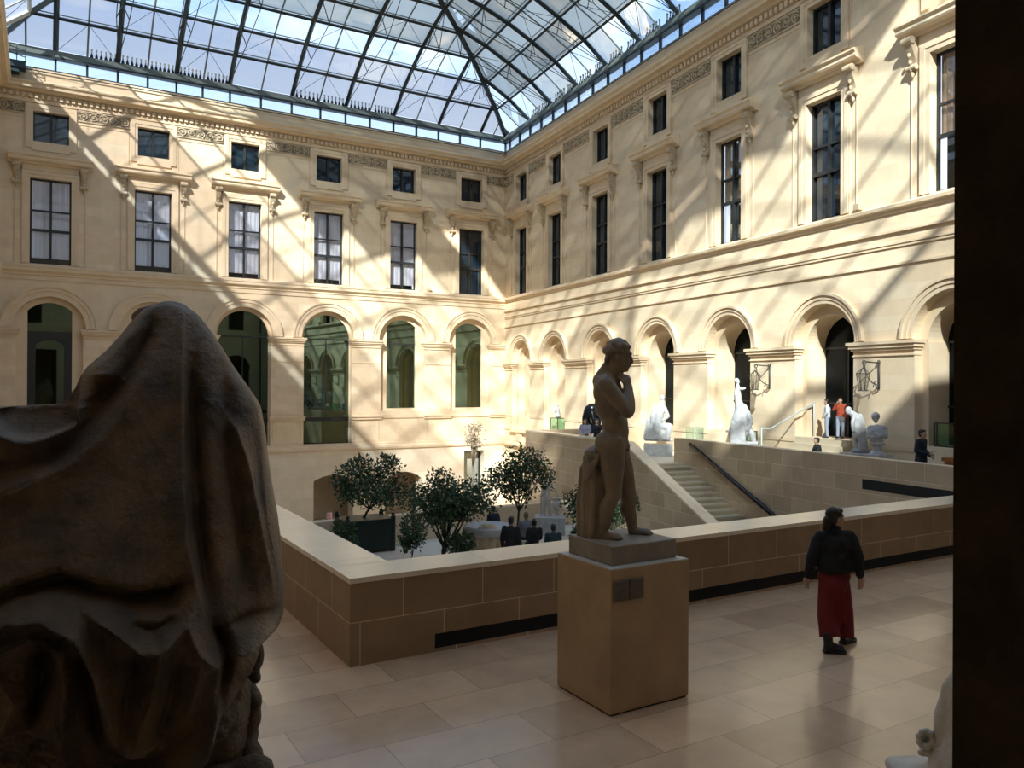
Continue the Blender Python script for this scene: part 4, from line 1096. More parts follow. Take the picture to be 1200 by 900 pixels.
for y in ys:
    _, xl, xr = lerpt(prof, y)
    c, hw = (xl+xr)/2, (xr-xl)/2
    row = []
    dmax = .12 + .44*min(1, max(0, (y-357)/330))**.8
    for i in range(NX+1):
        x = max(xl, min(xr, -105 + 438*i/NX))
        rr_ = min(1, (xr-x)*kpx/dmax) if xr-x < 300 else 1; rl_ = min(1, (x-xl)*kpx/dmax) if xl > -90 else 1
        fr_ = max(0, min(rr_, rl_)); dep = dmax*1.1*math.sqrt(max(0, 1-(1-fr_)**2))
        if y > 735: dep = (.62*math.sqrt(max(0, 1-(1-min(1, (xr-x)*kpx/.6))**2)))
        edge_ = min(1, fr_*2.5)
        ycl = ridge_h(x, y)
        if x < 97 and y < 520:
            ly = lerpt(LIP, x)[1]; dep -= .36*max(0, min(1, (ly-y)/5+.2)) * max(0, min(1, (97-x)/4))
        rl = lerpt(ROCKL, x)[1]; rock = max(0, min(1, (y-rl)/7))
        P0 = dpt(x, y)
        n1 = mnoise.fractal(P0*7.0, .7, 2.1, 5)*.010 + mnoise.fractal(P0*26.0, .8, 2.1, 3)*.003
        if rock > 0:
            n1 = n1*(1-rock) + rock*(mnoise.fractal(P0*4.5+V((3, 1, 5)), .75, 2.2, 7)*.085 - .12)
            ycl *= (1-rock*.9)
        P = P0 - DL.f*(max(0, dep) + (ycl + n1)*edge_) + (DL.r*n1*.35*rock)
        row.append(P)
    for i in range(1, 24):
        a = PI*i/24; x = c + hw*math.cos(a); row.append(dpt(x, y) + DL.f*(min(hw*kpx*.7, .6)*math.sin(a)))
    rows.append(row)
vr = [[mb.bm.verts.new(p) for p in r] for r in rows]
m_ = len(vr[0])
for a, b in zip(vr, vr[1:]):
    for i in range(m_): mb.bm.faces.new((a[i], a[(i+1) % m_], b[(i+1) % m_], b[i]))
mb.bm.faces.new(vr[0][::-1]); mb.bm.faces.new(vr[-1])
mb.build('cloak', darkstatue, drp, True)
# crest on the head
mb = MB(); mb.caps(dpt(162, 372), .035, dpt(176, 365), .03); mb.caps(dpt(165, 366), .025, dpt(182, 362), .025); mb.ell(dpt(200, 366), (.10, .12, .06)); organic(mb, 'cloak_crest', darkstatue, drp, .01, 3)
# rocky base with broken right edge
mb = MB()
for k in range(70):
    t = k/69; y = 728 + t*400; rr = random.Random(k); x = lerpt([(700, 290), (740, 298), (752, 310), (770, 303), (800, 298), (815, 305), (850, 300), (880, 305), (1130, 306)], y)[1]
    mb.ell(dpt(x - 9 - rr.uniform(0, 10), y) - DL.f*rr.uniform(-.2, .22), (rr.uniform(.03, .06), rr.uniform(.06, .14), rr.uniform(.03, .12)), sub=2)
for k in range(60):
    rr = random.Random(k+500); mb.ell(dpt(rr.uniform(-60, 290), rr.uniform(850, 1120)) - DL.f*rr.uniform(.25, .42), (rr.uniform(.08, .16), rr.uniform(.08, .14), rr.uniform(.06, .12)), sub=2)
rk = organic(mb, 'rock_base', darkrock, drp, .016, 2, .4)
# plain block it stands on
zb0 = dpt(160, 1100).z
mb = MB(); O2 = drp.location
mb.box((O2.x-1.0, O2.y-.55, 0), (O2.x+.75, O2.y+.75, max(.1, zb0+.1))); mb.build('base_block', plinthm, drp)

# ------- marble leg of a figure half hidden behind the dark pier, bottom right
ML = Loc(1125, 880, depth=4.4)
mf = thing('marble_fragment', V((ML.O.x, ML.O.y, 0)), 'pale marble figure cut off by the dark pier at the bottom right, hoof-like leg raised', 'statue')
mb = MB()
chain(mb, [ML.px(1116, 796), ML.px(1111, 806), ML.px(1110, 815)], [.032, .036, .034]); chain(mb, [ML.px(1111, 815), ML.px(1108, 840), ML.px(1110, 872)], [.040, .062, .070])
chain(mb, [ML.px(1110, 872), ML.px(1104, 884), ML.px(1100, 905)], [.066, .06, .07])
mb.ell(ML.px(1118, 905), (.12, .12, .12)); chain(mb, [ML.px(1135, 800), ML.px(1140, 870), ML.px(1130, 920)], [.10, .15, .2])
organic(mb, 'leg', marble_grey, mf, .012, 4)
mb = MB()
for k in range(9):
    a = k/9*2*PI; mb.ell(ML.px(1085+8.5*math.cos(a), 866+9.5*math.sin(a), -.03 + .01*(k % 2)), (.019, .02, .02), sub=2)
for k in range(6):
    a = k/6*2*PI+.3; mb.ell(ML.px(1085+6*math.cos(a), 866+7*math.sin(a), .02), (.02, .03, .022), sub=2)
mb.caps(ML.px(1092, 862), .02, ML.px(1100, 858), .02); mb.caps(ML.px(1079, 882), .018, ML.px(1098, 884), .022); mb.caps(ML.px(1100, 879, -.06), .012, ML.px(1116, 888, -.06), .012)
organic(mb, 'flower_ornament', marble_grey, mf, .006, 1)
mb = MB(); mb.ell(ML.px(1092, 915), (.22, .25, .10)); mb.ell(ML.px(1075, 905), (.12, .2, .05)); mb.ell(ML.px(1140, 930), (.3, .3, .15)); organic(mb, 'rocky_ground', marble_grey, mf, .014, 4)
mb = MB(); g_ = ML.px(1110, 925); mb.box((g_.x-.28, g_.y-.3, 0), (g_.x+.5, g_.y+.3, g_.z), None, .01); mb.build('base_block', plinthm, mf)

# ------------------------------------------------------------------ trees in the sunken court
def leaf(mb, p, d, n, s):
    """one pointed leaf, slightly folded"""
    d = d.normalized(); w = d.cross(n)
    if w.length < 1e-4: w = d.orthogonal()
    w = w.normalized()*s*.26; n2 = d.cross(w).normalized()*s*.06
    a, b, c, e = p, p + d*s*.45 + w + n2, p + d*s, p + d*s*.45 - w + n2
    m_ = p + d*s*.5
    vs = [mb.bm.verts.new(v) for v in (a, b, c, e, m_)]
    for q_ in ((0, 1, 4), (1, 2, 4), (2, 3, 4), (3, 0, 4)): mb.bm.faces.new([vs[i] for i in q_])
def rvec(rg):
    z = rg.uniform(-1, 1); a = rg.uniform(0, 2*PI); r = math.sqrt(1-z*z); return V((r*math.cos(a), r*math.sin(a), z))
def tree(name, base, crown_c, rad, label, seed, nleaf=1500, fork=.45, ls=.10, leaves=leafm, bark=barkm, r0=.045, gap=.35, group=None, stems=6, multi=1):
    rg = random.Random(seed)
    t = thing(name, base, label, 'tree', group)
    mb = MB(); tips = []
    for m_ in range(multi):
        off = V((rg.uniform(-.08, .08), rg.uniform(-.08, .08), 0))*(m_ > 0)
        fk = base.lerp(crown_c - V((0, 0, rad.z*.5)), fork + .15*m_) + V((rg.uniform(-.05, .05), rg.uniform(-.05, .05), 0))
        mb.tube([base + off, base.lerp(fk, .35) + off + V((rg.uniform(-.03, .03), rg.uniform(-.03, .03), 0)), base.lerp(fk, .7) + V((rg.uniform(-.03, .03), rg.uniform(-.03, .03), 0)), fk], [r0, r0*.85, r0*.8, r0*.75], 8)
        for k in range(stems):
            a = 2*PI*k/stems + rg.uniform(-.4, .4); e = rg.uniform(.15, .85)
            tip = crown_c + V((math.cos(a)*rad.x*e, math.sin(a)*rad.y*e, rg.uniform(-.25, .6)*rad.z))
            mid = fk.lerp(tip, .5) + V((rg.uniform(-.06, .06), rg.uniform(-.06, .06), rg.uniform(-.1, .05)))
            mb.tube([fk, mid, tip], [r0*.6, r0*.4, r0*.15], 6); tips.append((mid, tip))
            for j in range(4):
                s_ = mid.lerp(tip, rg.uniform(0, .8)); t2 = s_ + V((rg.uniform(-1, 1)*rad.x*.45, rg.uniform(-1, 1)*rad.y*.45, rg.uniform(-.1, .55)*rad.z*.7))
                mb.tube([s_, s_.lerp(t2, .5) + V((0, 0, -.03)), t2], [r0*.3, r0*.2, r0*.08], 5); tips.append((s_, t2))
    mb.build('trunk', bark, t, True)
    mb = MB()
    centres = [b for a, b in tips] + [crown_c + V((rg.uniform(-.8, .8)*rad.x, rg.uniform(-.8, .8)*rad.y, rg.uniform(-.4, .9)*rad.z)) for _ in range(10)]
    for k in range(nleaf):
        c = rg.choice(centres); p = c + rvec(rg)*rg.random()**.6*min(rad)*gap
        q_ = V(((p.x-crown_c.x)/rad.x, (p.y-crown_c.y)/rad.y, (p.z-crown_c.z)/rad.z))
        if q_.length > 1.08: p = crown_c + (p-crown_c)*(1.0/q_.length)
        d = (rvec(rg) + (p-crown_c).normalized()*.6 + V((0, 0, -.15))).normalized(); leaf(mb, p, d, rvec(rg), ls*rg.uniform(.7, 1.35))
    mb.build('foliage', leaves, t)
    return t
ZF = -2.3
# square planter with the rounded orange tree
pc = (at_z(403, 650, ZF) + at_z(466, 647, ZF))/2 + V((0, .55, 0)); pc.z = ZF
plt = thing('tree_planter', pc, 'large square dark green planter box under the leftmost round-headed tree', 'planter')
mb = MB(); mb.box((pc.x-.78, pc.y-.55, ZF+.06), (pc.x+.78, pc.y+.55, ZF+1.0)); mb.build('box', planterm, plt)
mb = MB(); mb.box((pc.x-.80, pc.y-.57, ZF+.93), (pc.x+.80, pc.y+.57, ZF+1.03), None, .015); mb.build('rim', planterm, plt)
for sx in (-1, 1):
    for sy in (-1, 1):
        mb = MB(); mb.box((pc.x+sx*.74-.06, pc.y+sy*.51-.06, ZF), (pc.x+sx*.74+.06, pc.y+sy*.51+.06, ZF+1.1), None, .01); mb.ell(V((pc.x+sx*.74, pc.y+sy*.51, ZF+1.15)), .06); mb.build('corner_post', planterm, plt)
mb = MB(); mb.box((pc.x-.72, pc.y-.5, ZF+.95), (pc.x+.72, pc.y+.5, ZF+1.00)); mb.build('soil', soilm, plt)
def crown(px, py, dist_pt, rpx, rpy):
    """centre and radii of a crown seen at px, py at the distance of dist_pt"""
    d = (dist_pt-CC).dot(CF); c = at_depth(px, py, d); k = d/FPX; return c, V((rpx*k, rpx*k*.9, rpy*k))
b1 = V((pc.x-.05, pc.y, ZF+1.0)); c1, r1 = crown(437, 568, b1, 46, 35)
tree('orange_tree', b1, c1, r1, 'leftmost round-headed tree, rising from the square green planter', 11, 3600, .5, .115, gap=.46)
b2 = at_depth(514, 640, 22); b2.z = ZF; c2, r2 = crown(527, 588, b2, 58, 38)
tree('orange_tree', b2, c2, r2, 'middle leafy tree with forked dark trunks, left of the carved stone basin', 23, 4600, .42, .115, gap=.48, stems=5, multi=2, r0=.06)
b3 = at_depth(606, 630, 26); b3.z = ZF; c3, r3 = crown(609, 559, b3, 46, 35)
tree('orange_tree', b3, c3, r3, 'tall thin-trunked tree with an airy crown, right of the basin', 35, 3000, .62, .12, gap=.46, stems=5)
b4 = at_depth(702, 640, 25); b4.z = ZF; c4_, r4 = crown(700, 592, b4, 48, 36)
tree('orange_tree', b4, c4_, r4, 'dark bushy tree partly hidden behind the marble youth', 47, 3600, .4, .115, gap=.46)
for i, (x, y, d, rx, ry, lab) in enumerate(((403, 632, 23.4, 17, 24, 'small leafy shrub at the left side of the green planter'), (482, 628, 23.6, 18, 26, 'small leafy shrub between the green planter and the middle tree'), (540, 640, 21.4, 16, 18, 'low leafy shrub at the foot of the middle tree'), (684, 638, 23.5, 16, 24, 'low leafy shrub beside the pedestal, behind the parapet'))):
    P = at_depth(x, y, d); b = V((P.x, P.y, ZF)); k = d/FPX
    tree('shrub', b, P, V((rx*k, rx*k, ry*k)), lab, 60+i, 900, .35, .11, gap=.5, stems=4, r0=.02)
# bare pale sapling in front of the low doorway
bb = at_depth(553, 560, 36); bb.z = -5.3; cb, rb = crown(557, 509, bb, 17, 14)
tree('bare_sapling', bb, cb, rb, 'thin pale sapling with a dry sunlit crown, before the grey low doorway', 71, 500, .8, .12, litleaf, litbark, .075, .5, stems=7)

# carved stone basin
ba = at_depth(572, 611, 22.6); ba.z = ZF
bs = thing('stone_basin', ba, 'carved pale stone basin on a thick pedestal behind the parapet', 'basin')
mb = MB(); mb.lathe([(.62, .98), (.70, 1.03), (.73, 1.12), (.72, 1.2), (.66, 1.235), (.60, 1.20), (.50, 1.14), (.2, 1.10)], ba, 36); mb.build('bowl', marble_white, bs, True, 40)
mb = MB()
for k in range(14):
    a = 2*PI*k/14; d = V((math.cos(a), math.sin(a), 0))
    mb.caps(ba + d*.40 + ZV*.05, .11, ba + d*.30 + ZV*.5, .10); mb.caps(ba + d*.30 + ZV*.5, .10, ba + d*.50 + ZV*.95, .10); mb.ell(ba + d*.43 + ZV*(.62+.12*(k % 2)), (.08, .08, .12), sub=1)
mb.caps(ba + ZV*.1, .36, ba + ZV*.95, .36)
organic(mb, 'carved_pedestal', limecarve, bs, .03, 2)

# ------------------------------------------------------------------ people
def person(O, face, h, label, pose='stand', cols=None, hair=hairdark, skinm=skinshade, voxel=.02, arms=None, legs=None, seat=.0, long_hair=False, headfwd=None, lean=0, top_over=True, feet=True, extra=None, coat=0):
    """O feet (or the seat's foot point), face = direction faced (unit, horizontal), h = standing height"""
    k = h/1.75; fw_ = V((face.x, face.y, 0)).normalized(); rt_ = fw_.cross(ZV)
    T = lambda x, y, z: O + (rt_*x + fw_*y)*k + ZV*z*k
    t = thing('person', O, label, 'person')
    top_m, leg_m, shoe_m = cols or (black, navy, bootm)
    dz = -(.92-seat) if pose == 'sit' else 0
    ly = lambda z: lean*max(0, z-.95)                     # lean forward
    B = lambda x, y, z: T(x, y+ly(z), z+dz)
    hd = B(0, .035, 1.625); hf = headfwd.normalized() if headfwd is not None else fw_
    arms = arms or {-1: ((-.25, -.02, 1.14), (-.27, .08, .88)), 1: ((.25, -.02, 1.14), (.27, .08, .88))}
    if pose == 'sit':
        legs = legs or {-1: ((-.13, .42, .93), (-.13, .46, .10+.92-seat)), 1: ((.13, .42, .93), (.13, .46, .10+.92-seat))}
    else:
        legs = legs or {-1: ((-.10, .02, .50), (-.10, -.02, .09)), 1: ((.10, .03, .50), (.11, .02, .09))}
    sh = {s_: B(s_*.185, 0, 1.42) for s_ in (-1, 1)}; hip = {s_: B(s_*.09, 0, .92) for s_ in (-1, 1)}
    el = {s_: B(*arms[s_][0]) for s_ in (-1, 1)}; wr = {s_: B(*arms[s_][1]) for s_ in (-1, 1)}
    kn = {s_: T(legs[s_][0][0], legs[s_][0][1], legs[s_][0][2]+dz) for s_ in (-1, 1)}; an = {s_: T(legs[s_][1][0], legs[s_][1][1], legs[s_][1][2]+dz) for s_ in (-1, 1)}
    mb = MB()
    head(mb, hd, hf, ZV, .235*k); mb.caps(B(0, 0, 1.44), .058*k, hd - ZV*.06*k, .052*k)
    mb.caps(B(-.07, 0, 1.32), .07*k, B(.07, 0, 1.32), .07*k); mb.caps(B(0, 0, 1.32), .09*k, B(0, 0, .98), .08*k); mb.caps(hip[-1], .07*k, hip[1], .07*k); mb.caps(sh[-1], .05*k, sh[1], .05*k)
    for s_ in (-1, 1):
        chain(mb, [sh[s_], el[s_], wr[s_]], [.05*k, .042*k, .028*k]); d = (wr[s_]-el[s_]).normalized()
        fingers(mb, wr[s_], d, (fw_ if abs(d.dot(ZV)) > .7 else -ZV) + rt_*(-s_)*.6, k, .55, s_)
        chain(mb, [hip[s_], hip[s_].lerp(kn[s_], .5), kn[s_]], [.085*k, .072*k, .055*k]); chain(mb, [kn[s_], kn[s_].lerp(an[s_], .35), an[s_]], [.052*k, .054*k, .036*k])
        hl = an[s_] - fw_*.05*k - ZV*.06*k; foot(mb, an[s_], hl, hl + fw_*.25*k, k)
    organic(mb, 'body', skinm, t, voxel*.72, 2, .4)
    # clothing
    g = .016*k; RB = Matrix((rt_, fw_, ZV)).transposed()
    mb = MB(); mb.caps(B(-.13, 0, 1.37), .085*k+g, B(.13, 0, 1.37), .085*k+g); mb.ell(B(0, -.01, 1.27), (.19*k, .13*k+g, .20*k), RB); mb.ell(B(0, 0, 1.10), (.165*k, .125*k+g, .22*k), RB); mb.ell(B(0, 0, .98-coat*.1), (.175*k, .135*k+g, .12*k+coat*.15*k), RB)
    if coat: mb.caps(B(0, 0, 1.05), .15*k, B(0, -.01, .86), .16*k)
    for s_ in (-1, 1):
        chain(mb, [sh[s_], el[s_], el[s_].lerp(wr[s_], .92)], [.068*k+g*.5, .058*k+g*.5, .045*k+g*.4])
    mb.caps(B(0, 0, 1.44), .066*k, B(0, .005, 1.47), .062*k)
    organic(mb, 'jacket', top_m, t, voxel, 3, .45)
    mb = MB(); mb.ell(hip[-1].lerp(hip[1], .5) + ZV*.01*k, (.155*k+g*.6, .125*k+g*.6, .12*k), RB)
    for s_ in (-1, 1): chain(mb, [hip[s_], hip[s_].lerp(kn[s_], .5), kn[s_]], [.095*k+g*.5, .085*k+g*.5, .068*k+g*.5]); chain(mb, [kn[s_], kn[s_].lerp(an[s_], .96)], [.068*k+g*.4, .058*k+g*.4])
    organic(mb, 'trousers', leg_m, t, voxel, 3, .45)
    for s_ in (-1, 1):
        mb = MB(); hl = an[s_] - fw_*.055*k - ZV*.062*k; foot(mb, an[s_], hl, hl + fw_*.27*k, k*1.22)
        organic(mb, 'shoe', shoe_m, t, voxel*.7, 2, .4)
    mb = MB(); hr_ = hf.cross(ZV)
    R = Matrix((hr_, hf, ZV)).transposed()
    mb.ell(hd - hf*.028*k + ZV*.040*k, (.084*k, .096*k, .088*k), R); mb.ell(hd - hf*.045*k - ZV*.02*k, (.078*k, .066*k, .085*k), R); mb.ell(hd + hf*.035*k + ZV*.085*k, (.066*k, .05*k, .032*k), R)
    if long_hair: mb.caps(hd - hf*.05*k, .075*k, hd - hf*.07*k - ZV*.2*k, .07*k); mb.caps(hd - hf*.02*k + hr_*.06*k, .04*k, hd - hf*.02*k + hr_*.07*k - ZV*.18*k, .03*k); mb.caps(hd - hf*.02*k - hr_*.06*k, .04*k, hd - hf*.02*k - hr_*.07*k - ZV*.18*k, .03*k)
    organic(mb, 'hair', hair, t, voxel*.6, 2, .4)
    if extra: extra(t, T, wr)
    return t

# the woman walking away across the terrace
wl_ = Loc(974, 760, z=0.0)
O = V((wl_.O.x, wl_.O.y, 0)); wm = thing('person', O, 'person walking away in black jacket, wide red trousers and black boots', 'person')
X = wl_.px; fdir = (wl_.f*.9 + wl_.r*.45).normalized(); rdir = fdir.cross(ZV)
hd = X(979.5, 606.5, .03)
hfc = (wl_.f*.55 + wl_.r*.85 - ZV*.10)
shL, shR = X(958.5, 633, -.0), X(998, 632, .05); elL, elR = X(951.5, 655, -.05), X(1005.5, 654, .03); haL, haR = X(946.5, 677, .02), X(1008, 677, .07)
hpL, hpR = X(970, 682, -.0), X(985, 682, .05); knL, knR = X(968.5, 722, -.08), X(989, 717, .12); anL, anR = X(971.5, 757, -.16), X(991, 746, .22)
mb = MB(); head(mb, hd, hfc, ZV, .225); mb.caps(X(978.5, 628, 0), .056, hd - ZV*.06, .050)
mb.caps(shL, .045, shR, .045); mb.ell(X(978.5, 650, .02), (.12, .07, .2), wl_.rot()); mb.ell(X(977.5, 680, .02), (.11, .07, .09), wl_.rot())
for sh, el, ha, sd in ((shL, elL, haL, -1), (shR, elR, haR, 1)):
    chain(mb, [sh, el, ha], [.046, .040, .027]); d = (ha-el).normalized(); fingers(mb, ha, d, wl_.f*.8 - wl_.r*.6*sd, .95, .5, sd)
for hp, kn, an in ((hpL, knL, anL), (hpR, knR, anR)): chain(mb, [hp, kn], [.068, .052]); chain(mb, [kn, an], [.052, .038])
organic(mb, 'body', skin, wm, .0095, 3, .4)
mb = MB()
mb.caps(X(962, 629, 0), .072, X(995, 628.5, .05), .072); mb.ell(X(978.5, 640, .02), (.20, .135, .17), wl_.rot()); mb.ell(X(978, 657, .01), (.195, .14, .17), wl_.rot()); mb.caps(X(970.5, 667, .0), .085, X(987, 667, .04), .085)
mb.caps(X(968, 664, 0), .10, X(990, 663, .03), .10)
for sh, el, ha in ((shL, elL, haL), (shR, elR, haR)): chain(mb, [sh, el, el.lerp(ha, .86)], [.070, .066, .045])
mb.caps(X(978.5, 623, 0), .066, X(979, 619.5, .01), .060)
organic(mb, 'jacket', black, wm, .011, 4, .45)
mb = MB()
mb.caps(X(966.5, 676, .0), .082, X(988, 675, .04), .082); mb.ell(X(977.5, 684, .0), (.150, .125, .13), wl_.rot())
for hp, kn, an, w0, w1 in ((hpL, knL, X(972.5, 746, -.12), .098, .112), (hpR, knR, X(989.5, 744, .16), .100, .106)):
    chain(mb, [hp, hp.lerp(kn, .5), kn], [.098, .100, w0]); mb.tube([kn, kn.lerp(an, .5), an], [w0, w0*1.04, w1], 18)
mb.caps(X(977, 690, .0), .10, X(981, 722, .02), .080)
for k in range(5): mb.caps(X(967+5*k, 690, -.09), .018, X(965.5+6.3*k, 735, -.12+.02*k), .02)
organic(mb, 'wide_trousers', red, wm, .0105, 3, .4)
cut = None
for an, tx, ty, df, ank in ((anL, 976, 768, -.18, (970, 752)), (anR, 994, 754.5, .2, (991, 744))):
    mb = MB(); heel = X(ank[0]-4.5, ty-1.5, df); heel.z = .012; d = fdir; d = (wl_.f*.25 + wl_.r*.85).normalized() if df < 0 else (wl_.f*.75 + wl_.r*.5).normalized(); toe = heel + d*.235
    top_ = V((X(ank[0], ank[1], df).x, X(ank[0], ank[1], df).y, .20 if df < 0 else .19))
    mb.caps(top_, .052, heel + d*.05 + ZV*.06, .05); foot(mb, heel + d*.05 + ZV*.085, heel + ZV*.012, toe + ZV*.012, 1.18)
    mb.box((0, 0, 0), (1, 1, 1), lambda a, b, c: heel + d*(a*.24-.01) + d.cross(ZV)*(b-.5)*.085 + ZV*(c*.03-.012))
    organic(mb, 'boot', bootm, wm, .009, 2, .4)
mb = MB(); R = Matrix((hfc.cross(ZV).normalized(), hfc.normalized(), ZV)).transposed(); hn = hfc.normalized()
mb.ell(hd - hn*.026 + ZV*.036, (.086, .098, .088), R); mb.ell(hd - hn*.05 - ZV*.02, (.075, .06, .08), R); mb.ell(hd + hn*.03 + ZV*.085, (.062, .05, .03), R)
mb.caps(hd - hn*.10 - ZV*.03, .05, hd - hn*.115 - ZV*.12, .045); mb.caps(hd - hn*.115 - ZV*.12, .045, hd - hn*.08 - ZV*.2, .02)
organic(mb, 'hair', hairdark, wm, .009, 3, .4)

# people in the sunken court
toA = V((.35, .94, 0))
def seat_stool(O, lab):
    t = thing('bench', O, lab, 'bench'); mb = MB(); mb.box((O.x-.22, O.y-.2, O.z+.36), (O.x+.22, O.y+.2, O.z+.43), None, .01); mb.build('seat', stepm, t)
    for sx in (-.16, .16): mb = MB(); mb.box((O.x+sx-.05, O.y-.18, O.z), (O.x+sx+.05, O.y+.18, O.z+.36), None, .008); mb.build('leg', stepm, t)
for x, d, lab, cols, hr_ in ((616.5, 24.6, 'seated person in grey top, next to the tree trunk', (greycloth, navy, bootm), hairfair), (626.0, 23.3, 'seated person in black, second from the right behind the parapet', (black, black, bootm), hairdark), (648.5, 22.5, 'seated person in dark teal, rightmost behind the parapet near the marble youth', (tealcloth, navy, bootm), hairdark)):
    P = at_depth(x, 630, d); P.z = ZF; seat_stool(P, 'low stone bench under the ' + lab.replace(' behind the parapet', '').replace(' near the marble youth', '').replace(', next to the tree trunk', ''))
    person(P, toA, 1.68 if x != 617 else 1.5, lab, 'sit', cols, hr_, seat=.52, voxel=.025, arms={-1: ((-.21, .06, 1.15), (-.10, .30, 1.03)), 1: ((.21, .06, 1.15), (.10, .30, 1.03))})
P = at_depth(598.5, 640, 21.2); P.z = ZF; person(P, V((.8, .6, 0)), 1.72, 'person in dark clothes standing against the thin-trunked tree', 'stand', (black, navy, bootm), voxel=.025, coat=.4)
P = at_depth(578, 620, 24.2); P.z = ZF; person(P, V((-.2, .98, 0)), 1.55, 'person in dark coat standing just behind the stone basin', 'stand', (navy, navy, bootm), voxel=.025)
P = at_z(385, 611, -4.4); P = at_depth(386, 611, 44.5); P.z = -5.3; person(P, V((.4, -.9, 0)), 1.25, 'tiny distant person with pink top inside the left low archway', 'stand', (pinkcloth, whitecloth, bootm), voxel=.03)
P = at_depth(499, 598, 33); P.z = -5.3; P.x += 0; person(V((P.x, P.y, -3.9)), V((-.5, -.8, 0)), 1.6, 'distant person in a red top beyond the low tan wall', 'stand', (redtop, navy, bootm), voxel=.03)
mb = MB(); mb.box((P.x-1.5, P.y-1.2, -5.3), (P.x+1.5, P.y+1.2, -3.9), None, .02); tag(mb.build('platform', courtfloor), 'pale stone platform under the distant person in red', 'platform')

# terrace people
def TB(s, o, z=0): return PB(s, o, z)
nOut = -NB
def phone(t, T, wr):
    mb = MB(); p = wr[1]; mb.box((0, 0, 0), (1, 1, 1), lambda a, b, c: p + (T(0, 1, 0)-T(0, 0, 0))*(.05+.14*b) + (T(1, 0, 0)-T(0, 0, 0))*(a-.5)*.075 + ZV*(.03+.012*c+.05*b)); mb.build('phone', bootm, t)
person(TB(-32.25, 1.65), (-DB*.96 + NB*.25), 1.76, 'person in a dark coat looking at a phone, behind the terrace wall at the right', 'stand', (navy, navy, bootm), hairdark, skin, .016, {-1: ((-.24, -.03, 1.16), (-.20, .16, 1.02)), 1: ((.24, -.02, 1.16), (.16, .27, 1.10))}, extra=phone, coat=.9)
person(TB(-19.35, 4.95), (nOut*.8 - DB*.5), 1.58, 'person in grey patterned top leaning on the terrace wall', 'stand', (greytop, navy, bootm), hairbrown, skin, .02, {-1: ((-.26, .05, 1.16), (-.10, .26, 1.08)), 1: ((.26, .05, 1.16), (.10, .26, 1.08))}, long_hair=True)
person(TB(-19.95, 4.75), (-DB*.4 + DB.cross(ZV)*-.4 + nOut*.2), 1.60, 'person in navy with raised arm, beside the dark bronze figure', 'stand', (navy, navy, bootm), hairdark, skin, .02, {-1: ((-.28, .10, 1.32), (-.20, .32, 1.46)), 1: ((.26, -.02, 1.16), (.2, .2, 1.1))})
# steps up to the doorway niche, with people
ds = thing('door_steps', TB(-27.3, .5), 'small stone steps leading up to the doorway niche on the right facade', 'steps')
mb = MB()
for k in range(6): bx(mb, PB, -28.35, -26.05, .02, 1.5-.25*k, .19*k, .19*(k+1))
mb.build('treads', stepm, ds)
rl = thing('step_railing', TB(-26.0, .7), 'thin metal railing up the steps to the doorway niche', 'railing')
mb = MB(); mb.tube([TB(-25.85, 1.62, 1.45), TB(-25.95, 1.25, 1.45), TB(-26.2, -.55, 2.35)], .028, 8); mb.build('rail', steelpale, rl, True)
mb = MB(); mb.tube([TB(-25.88, 1.6, 0), TB(-25.88, 1.6, 1.45)], .025, 8); mb.build('post', steelpale, rl, True)
mb = MB(); mb.tube([TB(-26.2, -.5, 1.14), TB(-26.2, -.5, 2.33)], .025, 8); mb.build('post', steelpale, rl, True)
person(TB(-27.45, -.45, 1.14), (nOut*.9 - DB*.3), 1.42, 'person in red-orange top standing in the doorway niche, hand at the face', 'stand', (redtop, bluejean, bootm), hairbrown, skin, .018, {-1: ((-.25, .0, 1.14), (-.22, .12, .9)), 1: ((.26, .08, 1.22), (.08, .16, 1.50))})
person(TB(-27.0, -.30, 1.14), (nOut*.6 + DB*.6), 1.36, 'person in white top and pale jeans in the doorway niche, elbow out', 'stand', (whitecloth, bluejean, bootm), hairdark, skin, .018, {-1: ((-.34, .0, 1.18), (-.18, .14, .96)), 1: ((.34, .0, 1.2), (.16, .15, 1.0))})
person(TB(-28.0, 1.15, .38), (nOut*.85 + DB*.45), 1.5, 'person in black sitting on the steps before the doorway niche', 'sit', (black, black, bootm), hairdark, skin, .018, {-1: ((-.26, .10, 1.14), (-.12, .34, 1.02)), 1: ((.26, .10, 1.14), (.12, .34, 1.02))}, {-1: ((-.14, .40, .97), (-.13, .46, .62)), 1: ((.14, .40, .97), (.13, .48, .62))}, seat=.20)

# ------------------------------------------------------------------ sculpture on the terrace
def plinth_on(t, O, w, d, h, m=marble_white, rotv=None):
    mb = MB(); mb.box((-w/2, -d/2, 0), (w/2, d/2, h), lambda a, b, c: O + DB*a - NB*b + ZV*c, .015); return mb.build('plinth', m, t)
